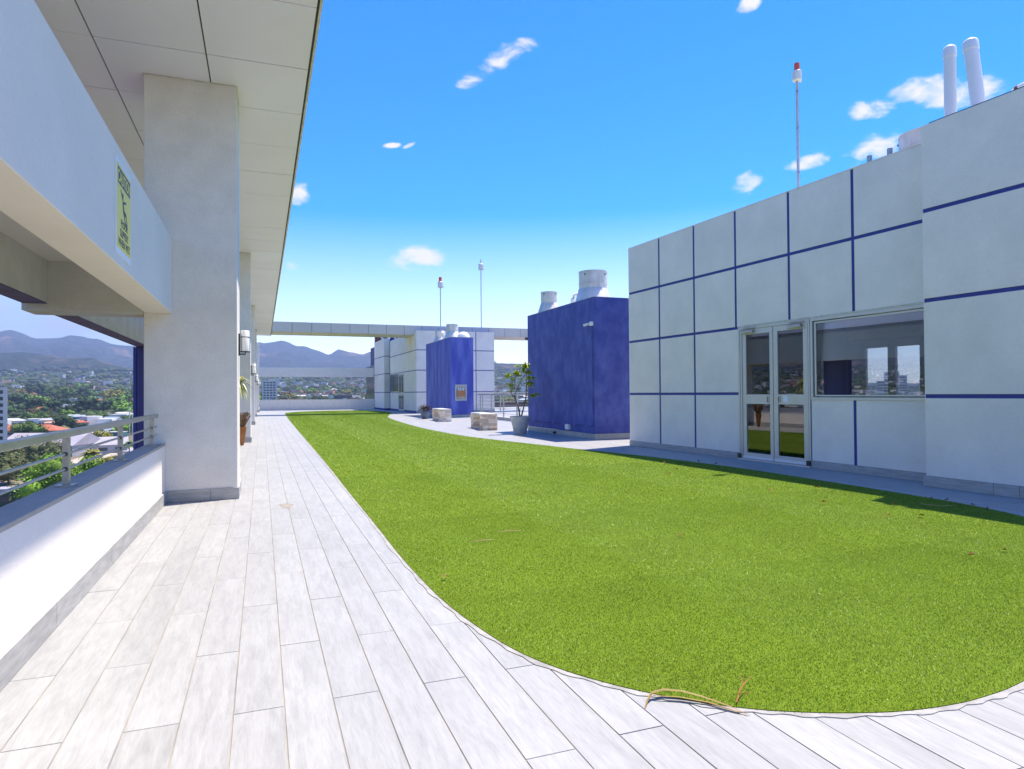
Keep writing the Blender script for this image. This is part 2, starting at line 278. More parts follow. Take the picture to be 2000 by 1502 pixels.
# ------------------------------------------------------------------ object helpers
ORG = {}
def tag(o, label=None, cat=None, group=None, kind=None):
    if label: o['label'] = label
    if cat: o['category'] = cat
    if group: o['group'] = group
    if kind: o['kind'] = kind
    return o
def empty(name, loc=(0, 0, 0), rz=0.0, label=None, cat=None, group=None, kind=None, local=False):
    o = bpy.data.objects.new(name, None); C.objects.link(o); o.location = loc; o.rotation_euler = (0, 0, rz); o.empty_display_size = 0.2
    ORG[o] = Vector((0, 0, 0)) if local else Vector(loc)
    return tag(o, label, cat, group, kind)
class MB:
    def __init__(s): s.v = []; s.f = []
    def box(s, x0, x1, y0, y1, z0, z1):
        b = len(s.v)
        s.v += [(x0, y0, z0), (x1, y0, z0), (x1, y1, z0), (x0, y1, z0), (x0, y0, z1), (x1, y0, z1), (x1, y1, z1), (x0, y1, z1)]
        s.f += [tuple(b+i for i in q) for q in ((0, 3, 2, 1), (4, 5, 6, 7), (0, 1, 5, 4), (1, 2, 6, 5), (2, 3, 7, 6), (3, 0, 4, 7))]; return s
    def poly(s, pts):
        b = len(s.v); s.v += [tuple(p) for p in pts]; s.f.append(tuple(range(b, b+len(pts)))); return s
    def prism(s, pts, z0, z1):
        b = len(s.v); k = len(pts)
        s.v += [(p[0], p[1], z0) for p in pts]+[(p[0], p[1], z1) for p in pts]
        s.f.append(tuple(b+i for i in reversed(range(k)))); s.f.append(tuple(b+k+i for i in range(k)))
        for i in range(k): j = (i+1) % k; s.f.append((b+i, b+j, b+k+j, b+k+i))
        return s
    def prismx(s, pts, x0, x1):       # outline in (y,z)
        b = len(s.v); k = len(pts)
        s.v += [(x0, p[0], p[1]) for p in pts]+[(x1, p[0], p[1]) for p in pts]
        s.f.append(tuple(b+i for i in reversed(range(k)))); s.f.append(tuple(b+k+i for i in range(k)))
        for i in range(k): j = (i+1) % k; s.f.append((b+i, b+j, b+k+j, b+k+i))
        return s
    def lathe(s, prof, cx=0, cyy=0, n=24, cap=True):
        b = len(s.v)
        for r, z in prof:
            for i in range(n): a = 2*math.pi*i/n; s.v.append((cx+r*math.cos(a), cyy+r*math.sin(a), z))
        for k in range(len(prof)-1):
            for i in range(n): j = (i+1) % n; s.f.append((b+k*n+i, b+k*n+j, b+(k+1)*n+j, b+(k+1)*n+i))
        if cap:
            s.f.append(tuple(b+i for i in reversed(range(n)))); s.f.append(tuple(b+(len(prof)-1)*n+i for i in range(n)))
        return s
    def tube(s, pts, r, n=8, cap=True):
        b = len(s.v); pts = [Vector(p) for p in pts]; rs = r if isinstance(r, (list, tuple)) else [r]*len(pts)
        for i, p in enumerate(pts):
            t = (pts[min(i+1, len(pts)-1)]-pts[max(i-1, 0)]).normalized()
            ref = Vector((0, 0, 1)) if abs(t.z) < 0.9 else Vector((1, 0, 0))
            u = t.cross(ref).normalized(); w = u.cross(t)
            for k in range(n): a = 2*math.pi*k/n; s.v.append(tuple(p+(u*math.cos(a)+w*math.sin(a))*rs[i]))
        for i in range(len(pts)-1):
            for k in range(n): j = (k+1) % n; s.f.append((b+i*n+k, b+i*n+j, b+(i+1)*n+j, b+(i+1)*n+k))
        if cap:
            s.f.append(tuple(b+k for k in reversed(range(n)))); s.f.append(tuple(b+(len(pts)-1)*n+k for k in range(n)))
        return s
    def mesh(s, name, m, off=Vector((0, 0, 0)), smooth=False):
        me = bpy.data.meshes.new(name); me.from_pydata([tuple(Vector(v)-off) for v in s.v], [], s.f); me.materials.append(m)
        me.update()
        if smooth:
            me.polygons.foreach_set('use_smooth', [True]*len(me.polygons))
            try: me.set_sharp_from_angle(angle=R(40))
            except Exception: pass
        return me
    def build(s, name, m, parent=None, smooth=False, bevel=0.0, **k):
        off = ORG.get(parent, Vector((0, 0, 0))) if parent else Vector((0, 0, 0))
        me = s.mesh(name, m, off, smooth)
        o = bpy.data.objects.new(name, me); C.objects.link(o)
        if parent: o.parent = parent
        ORG[o] = off
        if bevel:
            bm_ = o.modifiers.new('bevel', 'BEVEL'); bm_.width = bevel; bm_.segments = 2; bm_.limit_method = 'ANGLE'
        return tag(o, **k)
def box(name, m, parent, x0, x1, y0, y1, z0, z1, bevel=0.0, **k):
    return MB().box(x0, x1, y0, y1, z0, z1).build(name, m, parent, bevel=bevel, **k)
def link_copy(o, parent=None, loc=None):
    c = o.copy(); C.objects.link(c); c.parent = parent
    if loc is not None: c.location = loc
    for ch in o.children: link_copy(ch, c)
    return c
def np_mesh(name, verts, faces, m, parent=None, fsize=3, **k):
    me = bpy.data.meshes.new(name); nv, nf = len(verts), len(faces)
    me.vertices.add(nv); me.vertices.foreach_set('co', np.asarray(verts, np.float32).ravel())
    me.loops.add(nf*fsize); me.loops.foreach_set('vertex_index', np.asarray(faces, np.int32).ravel())
    me.polygons.add(nf); me.polygons.foreach_set('loop_start', np.arange(0, nf*fsize, fsize, dtype=np.int32)); me.polygons.foreach_set('loop_total', np.full(nf, fsize, np.int32))
    me.materials.append(m); me.update(calc_edges=True); me.shade_flat()
    o = bpy.data.objects.new(name, me); C.objects.link(o)
    if parent: o.parent = parent
    return tag(o, **k)

# ------------------------------------------------------------------ lawn outline
def catmull(P, step=6):
    out = []; n = len(P)
    for i in range(n):
        a, b, c, d = (Vector(P[(i+j) % n]) for j in (-1, 0, 1, 2))
        for k in range(step):
            t = k/step
            out.append(tuple(0.5*((2*b)+(c-a)*t+(2*a-5*b+4*c-d)*t*t+(3*b-a-3*c+d)*t**3)))
    return out
LAWN = [(1.53, 49.6), (1.36, 38), (1.26, 26.5), (1.17, 14), (1.12, 10), (1.09, 7), (1.07, 5.5), (1.08, 4.7), (1.10, 4.2), (1.15, 3.74), (1.23, 3.3), (1.35, 2.98), (1.51, 2.72),
        (1.67, 2.53), (1.83, 2.38), (2.0, 2.26), (2.22, 2.15), (2.48, 2.06), (2.74, 2.02), (2.97, 2.02), (3.28, 2.06), (4.2, 2.25), (5.4, 2.7), (6.6, 3.5), (7.3, 4.3), (7.52, 4.75),
        (7.68, 5.35), (7.76, 6.2), (7.81, 8), (7.76, 10.1), (7.35, 12.8), (7.05, 14.0), (6.72, 15.7), (6.27, 18.1), (5.99, 19.9), (5.86, 22.8), (5.94, 27.7), (6.6, 37.0), (7.5, 42),
        (8.3, 45.6), (8.7, 49.0), (8.45, 53.0), (7.5, 55.6), (5.6, 56.0), (3.0, 54.6), (1.8, 52.0)]
OUT = catmull(LAWN)
OUTA = np.array(OUT)
def inside(px, py, poly=None):
    P = OUTA if poly is None else poly
    x, y = np.asarray(px, float), np.asarray(py, float); c = np.zeros(x.shape, bool); j = len(P)-1
    for i in range(len(P)):
        xi, yi, xj, yj = P[i][0], P[i][1], P[j][0], P[j][1]
        if yi != yj: c ^= ((yi > y) != (yj > y)) & (x < (xj-xi)*(y-yi)/(yj-yi)+xi)
        j = i
    return c

# ------------------------------------------------------------------ terrace floor of planks
floor = box('terrace_floor', M['grout'], None, -1.33, 27, -3, 60.2, -0.35, -0.004, kind='structure')
RW, PL = 0.2045, 1.515
rows = []
planks = []
for k in range(0, 137):
    x0 = -1.14+RW*k; ph = 3.81-1.515 if k % 2 == 0 else 3.067-1.515
    if k > 10: ph += 0.05*math.sin(k*2.3)
    y = ph-PL*4
    while y < 60:
        ya, yb = max(y, -2.9), min(y+PL, 60)
        if yb-ya > 0.1:
            xs = np.array([x0, x0+RW, x0+RW/2]*3); ys = np.array([ya]*3+[(ya+yb)/2]*3+[yb]*3)
            if not inside(xs, ys).all() and x0+RW < 26.9 and not (x0 > 9.3 and yb < 14 and ya > -5):
                planks.append((x0, ya, yb))
        y += PL
def score(p):
    q = pix((p[0]+RW/2, min(max((p[1]+p[2])/2, 1.0), p[2]), 0))
    if q is None or not (-150 < q[0] < 2150 and -100 < q[1] < 1750): return 1e9
    if inside([p[0]+RW/2], [(p[1]+p[2])/2])[0]: return 1e8
    return math.hypot(p[0], (p[1]+p[2])/2)
planks.sort(key=score)
G_ = 0.0027
near = planks[:298]; far = planks[298:]
cache = {}
for x0, ya, yb in near:
    L = round(yb-ya, 3)
    if L not in cache:
        bm = bmesh.new(); bmesh.ops.create_cube(bm, size=1)
        for v in bm.verts: v.co = Vector((v.co.x*(RW-2*G_), v.co.y*(L-2*G_), v.co.z*0.008))
        bmesh.ops.bevel(bm, geom=[e for e in bm.edges if e.verts[0].co.z > 0 and e.verts[1].co.z > 0], offset=0.0012, segments=1, affect='EDGES')
        me = bpy.data.meshes.new('plank_tile'); bm.to_mesh(me); bm.free(); me.materials.append(M['plank']); cache[L] = me
    o = bpy.data.objects.new('plank_tile', cache[L]); C.objects.link(o); o.parent = floor
    o.location = (x0+RW/2, (ya+yb)/2, -0.004+random.uniform(-0.0004, 0.0006)); o.rotation_euler = (random.uniform(-.0005, .0005), random.uniform(-.001, .001), 0)
V, F = [], []
for x0, ya, yb in far:
    b = len(V); xa, xb, y1, y2 = x0+G_, x0+RW-G_, ya+G_, yb-G_
    V += [(xa, y1, 0), (xb, y1, 0), (xb, y2, 0), (xa, y2, 0), (xa, y1, -.008), (xb, y1, -.008), (xb, y2, -.008), (xa, y2, -.008)]
    F += [(b, b+1, b+2, b+3), (b, b+4, b+5, b+1), (b+1, b+5, b+6, b+2), (b+2, b+6, b+7, b+3), (b+3, b+7, b+4, b)]
np_mesh('plank_tile', V, F, M['plank'], floor, 4, kind='stuff')
# damp mark round a floor drain
mb = MB(); pts = [(0.275+0.075*math.cos(a)*(1+0.25*math.sin(3*a)), 8.55+0.2*math.sin(a)*(1+0.2*math.cos(5*a))) for a in [i*2*math.pi/20 for i in range(20)]]
mb.prism(pts, 0.001, 0.0022).build('floor_stain', M['stain'], floor)
# mortar strip round the turf
V, F = [], []; n = len(OUT)
for i in range(n):
    p = Vector(OUT[i]); t = (Vector(OUT[(i+1) % n])-Vector(OUT[i-1])).normalized(); nr = Vector((-t.y, t.x))
    s = 1 if not inside([p.x+nr.x*0.05], [p.y+nr.y*0.05])[0] else -1
    w = 0.030+0.008*math.sin(i*1.7)+0.006*math.sin(i*0.61)
    a, b_ = p-nr*s*0.05, p+nr*s*w
    V += [(a.x, a.y, 0.004), (b_.x, b_.y, 0.0042), (b_.x, b_.y, -0.003)]
for i in range(n):
    j = (i+1) % n; F += [(3*i, 3*i+1, 3*j+1, 3*j), (3*i+1, 3*i+2, 3*j+2, 3*j+1)]
np_mesh('turf_edge_strip', V, F, M['edge'], None, 4, kind='structure')
# turf backing
V = [(p[0], p[1], 0.008) for p in OUT]; bm = bmesh.new()
vs_ = [bm.verts.new(v) for v in V]; lo = [bm.verts.new((v[0], v[1], -0.002)) for v in V]
es = [bm.edges.new((vs_[i], vs_[(i+1) % n])) for i in range(n)]
bmesh.ops.triangle_fill(bm, use_beauty=True, edges=es)
for i in range(n):
    j = (i+1) % n; bm.faces.new((vs_[i], lo[i], lo[j], vs_[j]))
me = bpy.data.meshes.new('lawn'); bm.to_mesh(me); bm.free(); me.materials.append(M['turf'])
lawn = bpy.data.objects.new('lawn', me); C.objects.link(lawn); tag(lawn, kind='structure')
# blades
def blades(y0, y1, x0, x1, dens, w, h):
    k = int((y1-y0)*(x1-x0)*dens); x = NPR.uniform(x0, x1, k); y = NPR.uniform(y0, y1, k)
    keep = inside(x, y); x, y = x[keep], y[keep]
    dd = np.stack([x, y, np.full_like(x, -EYE)], 1); wv_ = dd@np.array(fwd); uu = 1000+1300*(dd@np.array(cam_r))/np.maximum(wv_, .01)
    vv = 751+1300*(dd@np.array(cam_d))/np.maximum(wv_, .01)
    keep = (wv_ > .3) & (uu > -250) & (uu < 2350) & (vv < 1800); x, y = x[keep], y[keep]; k = len(x)
    a = NPR.uniform(0, 2*np.pi, k); la = NPR.normal(0, 1, (k, 2))*h*0.5; hh = h*NPR.uniform(.55, 1.15, k); ww = w*NPR.uniform(.7, 1.3, k)
    la[:, 1] += 0.25*h*np.sin(np.floor(x/0.9)*2.1+1)
    dx, dy = np.cos(a)*ww/2, np.sin(a)*ww/2; z = np.full(k, 0.005)
    v = np.stack([np.stack([x-dx, y-dy, z], 1), np.stack([x+dx, y+dy, z], 1), np.stack([x+la[:, 0], y+la[:, 1], z+hh], 1)], 1).reshape(-1, 3)
    return v
vv_ = [blades(1.9, 4.2, 1.0, 7.8, 22000, .0045, .013), blades(4.2, 7, 1.0, 7.9, 12000, .006, .013), blades(7, 11, 1.0, 7.9, 5000, .010, .013),
       blades(11, 18, 1.0, 7.9, 1800, .018, .013), blades(18, 30, 1.0, 7, 900, .030, .013), blades(30, 57, 1, 9, 620, .040, .013)]
# rim: bushier pile along the cut edge
vv_ = np.concatenate(vv_)
np_mesh('grass', vv_, np.arange(len(vv_)).reshape(-1, 3), M['blade'], None, 3, kind='stuff', label='bright green artificial turf pile of the curved lawn', cat='grass')
print('blades', len(vv_)//3)

# ------------------------------------------------------------------ canopy on the left
ZC = 5.398
can = empty('canopy_roof', (-1.2, 22, ZC), label='long white overhanging canopy roof on pillars at the left, seen from below', cat='canopy')
box('roof_core', M['joint_dark'], can, -3.3, 0.53, -2.5, 48.6, ZC+0.02, ZC+0.07)
ys = [-2.2+0.0]
y = 8.61-1.42*8
ybs = []
while y < 48.3: ybs.append(y); y += 1.42
ybs.append(48.6)
xbs = [-2.95, -1.78, -0.61, 0.555]
for i in range(len(ybs)-1):
    for j in range(3):
        box('soffit_panel', M['panel_alu'], can, xbs[j]+.008, xbs[j+1]-.008, ybs[i]+.007, ybs[i+1]-.007, ZC-0.004*random.random(), ZC+0.019)
for i in range(0, len(ybs)-1):
    box('fascia_panel', M['lip'], can, 0.572, 0.60, ybs[i]+.003, ybs[i+1]-.003, ZC-0.015, ZC+0.08)
box('gutter_edge', M['joint_dark'], can, 0.531, 0.571, -2.75, 48.6, ZC+0.004, ZC+0.06)
# ------------------------------------------------------------------ pillars
COLY = [9.38, 20.32, 32.2, 44.0, 55.2]
ordn = ['nearest, widest pillar holding a beam with a yellow sign', 'second pillar along the walkway, behind the orange planter', 'third pillar along the walkway with a wall lamp', 'fourth pillar along the walkway, close to the far wall', 'last pillar beside the far concrete beam']
for i, y in enumerate(COLY):
    if i == 4: x1, zt = -0.2, 5.6
    else: x1, zt = -0.30, ZC+0.015
    col = empty('pillar', (-0.85, y+.5, 0), label='grey rendered square '+ordn[i], cat='pillar', group='pillars under the canopy')
    box('shaft', M['stucco_grey'], col, -1.38, x1, y, y+1.0, -.3, zt if i < 4 else ZC-0.02, bevel=0.012)
    for a, b_ in ((-1.135, -0.62), (-0.617, x1+.02)):
        box('skirting_tile', M['skirt'], col, a, b_, y-.018, y-.002, 0.001, 0.15, bevel=.003)
    box('skirting_tile', M['skirt'], col, x1+.002, x1+.02, y, y+1.0, 0.001, 0.15, bevel=.003)
    box('sealant_line', M['lip'], col, -1.39, x1+.008, y-.008, y+.6, ZC-.017, ZC-.0045)
# lengthwise beam carrying the sign, in bays
for i, (a, b_) in enumerate([(-3, 9.38)]+[(COLY[k]+1.0, COLY[k+1]) for k in range(4)]):
    bm_ = box('beam', M['stucco'], None, -1.365, -1.06, a+.002, b_-.002, 2.385, 3.335, bevel=.008)
    tag(bm_, ['deep white rendered beam with the yellow caution sign, nearest the camera', 'white rendered beam between the first and second pillar', 'white rendered beam between the second and third pillar', 'white rendered beam between the third and fourth pillar', 'white rendered beam between the fourth and last pillar'][i], 'beam', 'beams along the open side')
for i, (a, b_) in enumerate([(-3, 9.38)]+[(COLY[k]+1.0, COLY[k+1]) for k in range(4)]):
    pr = empty('parapet_wall', (-1.235, (a+b_)/2, 0), label=['low white parapet wall with grey coping under the steel railing, nearest bay', 'low white parapet between first and second pillar', 'low white parapet between second and third pillar', 'low white parapet between third and fourth pillar', 'low white parapet between fourth and last pillar'][i], cat='parapet', group='parapets along the open side')
    box('wall', M['stucco'], pr, -1.33, -1.14, a, b_-.002, -.3, 0.715)
    box('coping', M['cap'], pr, -1.345, -1.135, a, b_-.003, 0.717, 0.745, bevel=.004)
    y = a; k = 0
    while y < b_-.05:
        ye = min(y+1.515, b_-.004)
        if k < 10: box('skirting_tile', M['skirt'], pr, -1.139, -1.122, y+.002, ye-.001, 0.001, 0.15, bevel=.003)
        y = ye+.002; k += 1
# outer ring beam, cross beams and slab strip outside the pillars
ob = empty('outer_beam', (-2.5, 9, 2.46), label='grey outer concrete beam with violet underside beyond the parapet', cat='beam')
box('beam_body', M['beam_grey'], ob, -2.65, -2.40, -3, 60, 2.47, 3.6)
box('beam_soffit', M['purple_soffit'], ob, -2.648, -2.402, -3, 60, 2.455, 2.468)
for i, y in enumerate(COLY):
    cb = empty('cross_beam', (-2, y, 2.4), label='short grey cross beam joining the outer beam to the '+['nearest', 'second', 'third', 'fourth', 'last'][i]+' pillar', cat='beam', group='cross beams of the open side')
    box('beam_body', M['beam_grey'], cb, -2.66, -1.382, y-.001, y+.5, 2.372, 3.05, bevel=.01)
slabs = box('balcony_slab', M['stucco'], None, -2.398, -1.367, -3, 9.375, 2.97, 3.1); tag(slabs, 'pale slab strip between the outer beam and the sign beam overhead', 'slab')
for i, y in enumerate((16.95, 40.5)):
    fn = empty('facade_fin', (-2.5, y, 0), label=['navy blue vertical facade fin behind the nearest railing end', 'navy blue vertical facade fin further along the open side'][i], cat='fin', group='blue facade fins')
    box('fin_body', M['grey_blue_frame'], fn, -2.64, -2.36, y, y+.9, -12, 2.454, bevel=.01)
    box('fin_edge', M['blue_line'], fn, -2.70, -2.642, y-.01, y+.5, -12, 2.44)
# ------------------------------------------------------------------ steel railing
rl = empty('steel_railing', (-1.235, 6, 0.745), label='brushed steel handrail with two rods on the grey coping at the left', cat='railing')
box('handrail', M['steel'], rl, -1.265, -1.205, -2, 9.3, 1.075, 1.122, bevel=.004)
for y in (1.6, 3.43, 5.26, 7.09, 8.97):
    p = box('post', M['steel'], rl, -1.255, -1.215, y-.024, y+.024, .756, 1.074, bevel=.002)
    MB().box(-1.29, -1.18, y-.05, y+.05, .7455, .7555).build('base_plate', M['steel'], p)
    for z in (.862, .962):
        MB().tube([(-1.235, y-.045, z), (-1.235, y+.045, z)], .0145, 10).build('rod_socket', M['black'], p)
for z in (.862, .962):
    MB().tube([(-1.235, -2, z), (-1.235, 9.34, z)], .0095, 10).build('rod', M['steel'], rl, smooth=True)
# ------------------------------------------------------------------ caution sign
sg = empty('caution_sign', (-1.058, 6.18, 2.84), label='yellow CAUTION floor slippery when wet sign on the white beam', cat='sign')
box('sign_plate', M['signwhite'], sg, -1.059, -1.054, 5.87, 6.51, 2.465, 3.225)
SY, SZ, SW, SH = 5.915, 2.52, 0.57, 0.665
box('yellow_face', M['yellow'], sg, -1.0538, -1.0522, SY, SY+SW, SZ, SZ+SH)
box('header_band', M['signblack'], sg, -1.0521, -1.0512, SY+.03, SY+SW-.03, SZ+SH-.155, SZ+SH-.025)
def text(body, size, ycen, z, m, x, parent, name='lettering', sx=1.0, rot=(R(90), 0, R(90)), bold=0.0):
    cu = bpy.data.curves.new('lettering', 'FONT'); cu.body = body; cu.size = size; cu.align_x = 'CENTER'; cu.extrude = 0.0004; cu.offset = bold
    t = bpy.data.objects.new('t', cu); C.objects.link(t); bpy.context.view_layer.update()
    me = bpy.data.meshes.new_from_object(t.evaluated_get(bpy.context.evaluated_depsgraph_get())); bpy.data.objects.remove(t)
    me.transform(Matrix.Diagonal((sx, 1, 1, 1))); me.materials.clear(); me.materials.append(m)
    o = bpy.data.objects.new(name, me); C.objects.link(o); o.rotation_euler = rot; o.location = Vector((x, ycen, z))-ORG[parent]; o.parent = parent; ORG[o] = ORG[parent]
    return o
text('CAUTION', .135, SY+SW/2, SZ+SH-.138, M['yellow'], -1.0508, sg, sx=.86, bold=.002)
for s_, zz in (('FLOOR', .185), ('SLIPPERY', .105), ('WHEN WET', .025)):
    text(s_, .088, SY+SW/2, SZ+zz, M['signblack'], -1.0515, sg, sx=.98, bold=.0012)
mb = MB()
def bar(y0, z0, y1, z1, w):
    a, b_ = Vector((y0, z0)), Vector((y1, z1)); t = (b_-a).normalized(); q = Vector((-t.y, t.x))*w/2
    P = [a-q, b_-q, b_+q, a+q]; mb.prismx([(SY+p.x, SZ+p.y) for p in P], -1.0521, -1.0510)
bar(.235, .40, .265, .32, .045); bar(.25, .40, .14, .475, .018); bar(.255, .40, .36, .42, .02); bar(.265, .33, .36, .315, .032); bar(.355, .32, .41, .25, .02); bar(.26, .325, .33, .245, .026); bar(.325, .25, .42, .235, .018)
mb.prismx([(SY+.225+.026*math.cos(a), SZ+.445+.026*math.sin(a)) for a in [i*math.pi/6 for i in range(12)]], -1.0521, -1.0510)
bar(.15, .225, .43, .225, .008)
mb.build('slipping_figure', M['signblack'], sg)
# ------------------------------------------------------------------ wall lamps
def sconce(x, y, z, i):
    r_ = empty('wall_lamp', (x, y, z), label='black bracket wall lamp with white opal shade on the '+['nearest', 'second', 'third', 'fourth'][i]+' pillar', cat='wall lamp', group='wall lamps on the pillars')
    box('back_plate', M['black'], r_, x, x+.02, y-.05, y+.05, z-.17, z+.13, bevel=.003)
    MB().tube([(x+.02, y, z-.15), (x+.09, y, z-.15), (x+.09, y, z-.12)], .010, 8).build('bracket_arm', M['black'], r_)
    MB().lathe([(.062, z-.125), (.062, z-.11)], x+.085, y, 20).build('shade_ring', M['black'], r_)
    MB().lathe([(.055, z-.109), (.055, z+.17), (.05, z+.176)], x+.085, y, 20).build('shade', M['opal'], r_, smooth=True)
    MB().lathe([(.0575, z+.08), (.0575, z+.09)], x+.085, y, 20).build('shade_band', M['black'], r_)
for i, y in enumerate(COLY[:4]): sconce(-0.30, y+.5, 2.06+0.02*i, i)
# ------------------------------------------------------------------ planters by the second pillar
pl = empty('cone_planter', (-.50, 19.2, 0), label='tall orange terracotta cone planter holding dry brown stalks', cat='planter')
MB().lathe([(.03, 0.0), (.045, .02), (.115, .49), (.12, .50), (.10, .50)], -.50, 19.2, 16).build('cone', M['terracotta'], pl, smooth=True)
mb = MB()
for i in range(90):
    a = random.uniform(0, 6.28); l_ = random.uniform(.25, .46); s_ = random.uniform(.02, .3)
    mb.tube([(-.50+.05*math.cos(a), 19.2+.05*math.sin(a), .48), (-.50+(.05+s_*.5)*math.cos(a), 19.2+(.05+s_*.5)*math.sin(a), .48+l_*.7), (-.50+(.03+s_*.75)*math.cos(a), 19.2+(.03+s_*.75)*math.sin(a), .48+l_*.9)], [.006, .005, .012], 4)
mb.build('dry_stalks', M['drygrass'], pl)
yu = empty('potted_yucca', (-.98, 17.2, 0), label='pale spiky yucca with drooping leaves peeking out behind the nearest pillar', cat='plant')
MB().lathe([(.14, 0), (.2, .4), (.21, .42), (.17, .42)], -.98, 17.2, 16).build('pot', M['pot'], yu, smooth=True)
MB().tube([(-.98, 17.2, .4), (-.9, 17.2, 1.0), (-.52, 17.2, 1.65)], [.04, .035, .03], 8).build('trunk', M['bark'], yu)
mb = MB()
for i in range(110):
    a = random.uniform(0, 6.28); e = random.uniform(-.9, 1.4); L = random.uniform(.3, .46); w = .014
    d = Vector((math.cos(a)*math.cos(e), math.sin(a)*math.cos(e), math.sin(e))); s_ = Vector((-math.sin(a), math.cos(a), 0))
    p0 = Vector((-.52, 17.2, 1.62)); p1 = p0+d*L*.55; p2 = p0+d*L+Vector((0, 0, -.16*L/.4))
    mb.poly([p0-s_*w, p0+s_*w, p1+s_*w, p1-s_*w]); mb.poly([p1-s_*w, p1+s_*w, p2])
mb.build('leaves', M['leafpale'], yu)
# ------------------------------------------------------------------ near roof-top building (local frame: X along wall toward viewer, Y inward)
BP, BA = (8.698, 14.706, 0), math.atan2(-0.99867, 0.05158)
nb = empty('rooftop_building', BP, BA, label='white panelled rooftop building with blue joints, glass double door and wide window', cat='building', local=True)
def lb(name, m, x0, x1, y0, y1, z0, z1, bevel=0.0, parent=None, **k):
    return box(name, m, parent or nb, x0, x1, y0, y1, z0, z1, bevel=bevel, **k)
TOP = 4.965; J = .028
# backing wall painted blue, it shows in the joints
for r_ in ((0.012, 3.88, 0, TOP-.01), (3.88, 7.98, 2.64, TOP-.01), (5.64, 7.98, 0, 1.18), (5.6, 5.66, 1.18, 2.64)):
    lb('joint_backing', M['blue_line'], r_[0], r_[1], .008, .2, r_[2], r_[3])
XS = [0, 1.28, 2.54, 3.82, 5.19, 6.53, 7.98]; ZS = [1.30, 2.61, 3.83]
def panel(x0, x1, z0, z1, e0=J, e1=J, f0=J, f1=J, par=None, yy=0.0, m=None):
    o = lb('wall_panel', m or M['panel'], x0+e0, x1-e1, yy, yy+.0075, z0+f0, z1-f1, bevel=.003, parent=par)
    return o
for i in range(3):
    for z0, z1, f0, f1 in ((.13, 1.30, 0, J), (1.30, 2.61, J, J)):
        panel(XS[i], XS[i+1] if i < 2 else 3.878, z0, z1, J if i else 0, J if i < 2 else 0, f0, f1)
for i in range(6):
    for z0, z1, f0, f1 in ((2.61, 3.83, J if i < 3 else .03, J), (3.83, TOP, J, 0)):
        panel(XS[i], XS[i+1], z0, z1, J if i else 0, J if i < 5 else 0, f0, f1)
panel(5.66, 6.53, .13, 1.195, 0, J, 0, 0); panel(6.53, 7.98, .13, 1.195, J, 0, 0, 0)
lb('coping', M['panel'], 0, 7.98, -.004, .2, TOP+.001, TOP+.02)
x = 0.0
for a, b_ in ((0, 3.86), (5.64, 7.98)):
    x = a
    while x < b_-.02:
        xe = min(x+1.515, b_); lb('skirting_tile', M['skirt'], x+.002, xe-.002, -.016, -.001, .001, .128, bevel=.003); x = xe
lb('threshold', M['alu'], 3.88, 5.64, -.04, .12, .001, .03)
lb('end_wall', M['panel'], 0.0, .011, .009, 5.2, 0, TOP); lb('roof_slab', M['concrete'], .02, 7.7, .201, 5.2, 4.6, 4.75)
lb('parapet_back', M['panel'], 0.012, 7.7, 5.2, 5.35, 2.6, TOP)
# room behind the glass: opening to the east shows the sky and the far towers
lb('room_floor', M['interior_floor'], .02, 14, .201, 5.2, -.003, .02)
lb('room_wall', M['interior'], .02, .2, .2, 5.2, .021, 4.6)
lb('room_wall', M['interior'], .2, 2.45, 5.2, 5.34, .02, 4.6); lb('room_wall', M['interior'], 4.65, 14, 5.2, 5.34, .02, 4.6)
lb('room_wall', M['interior'], 2.45, 4.65, 5.2, 5.34, 2.55, 4.6)
lb('room_wall', M['interior'], 2.0, 2.12, 2.4, 5.19, .021, 4.59)
lb('room_ceiling', M['interior'], .21, 13.9, .21, 5.19, 2.95, 3.0)
for a, b_ in ((2.45, 2.62), (3.22, 3.42), (4.02, 4.18), (4.55, 4.65)): lb('inner_door_frame', M['grey_alu'] if 'grey_alu' in M else M['cap'], a, b_, 5.18, 5.26, .02, 2.55)
lb('inner_door_frame', M['cap'], 2.62, 4.55, 5.18, 5.26, 1.02, 1.2); lb('inner_door_frame', M['cap'], 2.62, 4.55, 5.18, 5.26, 2.38, 2.55)
# window
wf = lb('window', M['alu'], 5.655, 7.975, -.012, .06, 1.185, 1.235, bevel=.003)
for q in ((5.655, 7.975, 2.56, 2.612), (5.655, 5.705, 1.236, 2.559)): lb('outer_frame', M['alu'], q[0], q[1], -.012, .06, q[2], q[3], bevel=.003, parent=wf)
for q in ((5.73, 7.975, 1.25, 1.275), (5.73, 7.975, 2.515, 2.545), (5.73, 5.765, 1.276, 2.514)): lb('inner_frame', M['alu'], q[0], q[1], .005, .045, q[2], q[3], bevel=.003, parent=wf)
lb('glazing', M['glass'], 5.766, 7.975, .022, .030, 1.276, 2.514, parent=wf)
lb('window_lintel_trim', M['lip'], 3.885, 7.975, -.016, .05, 2.613, 2.638)
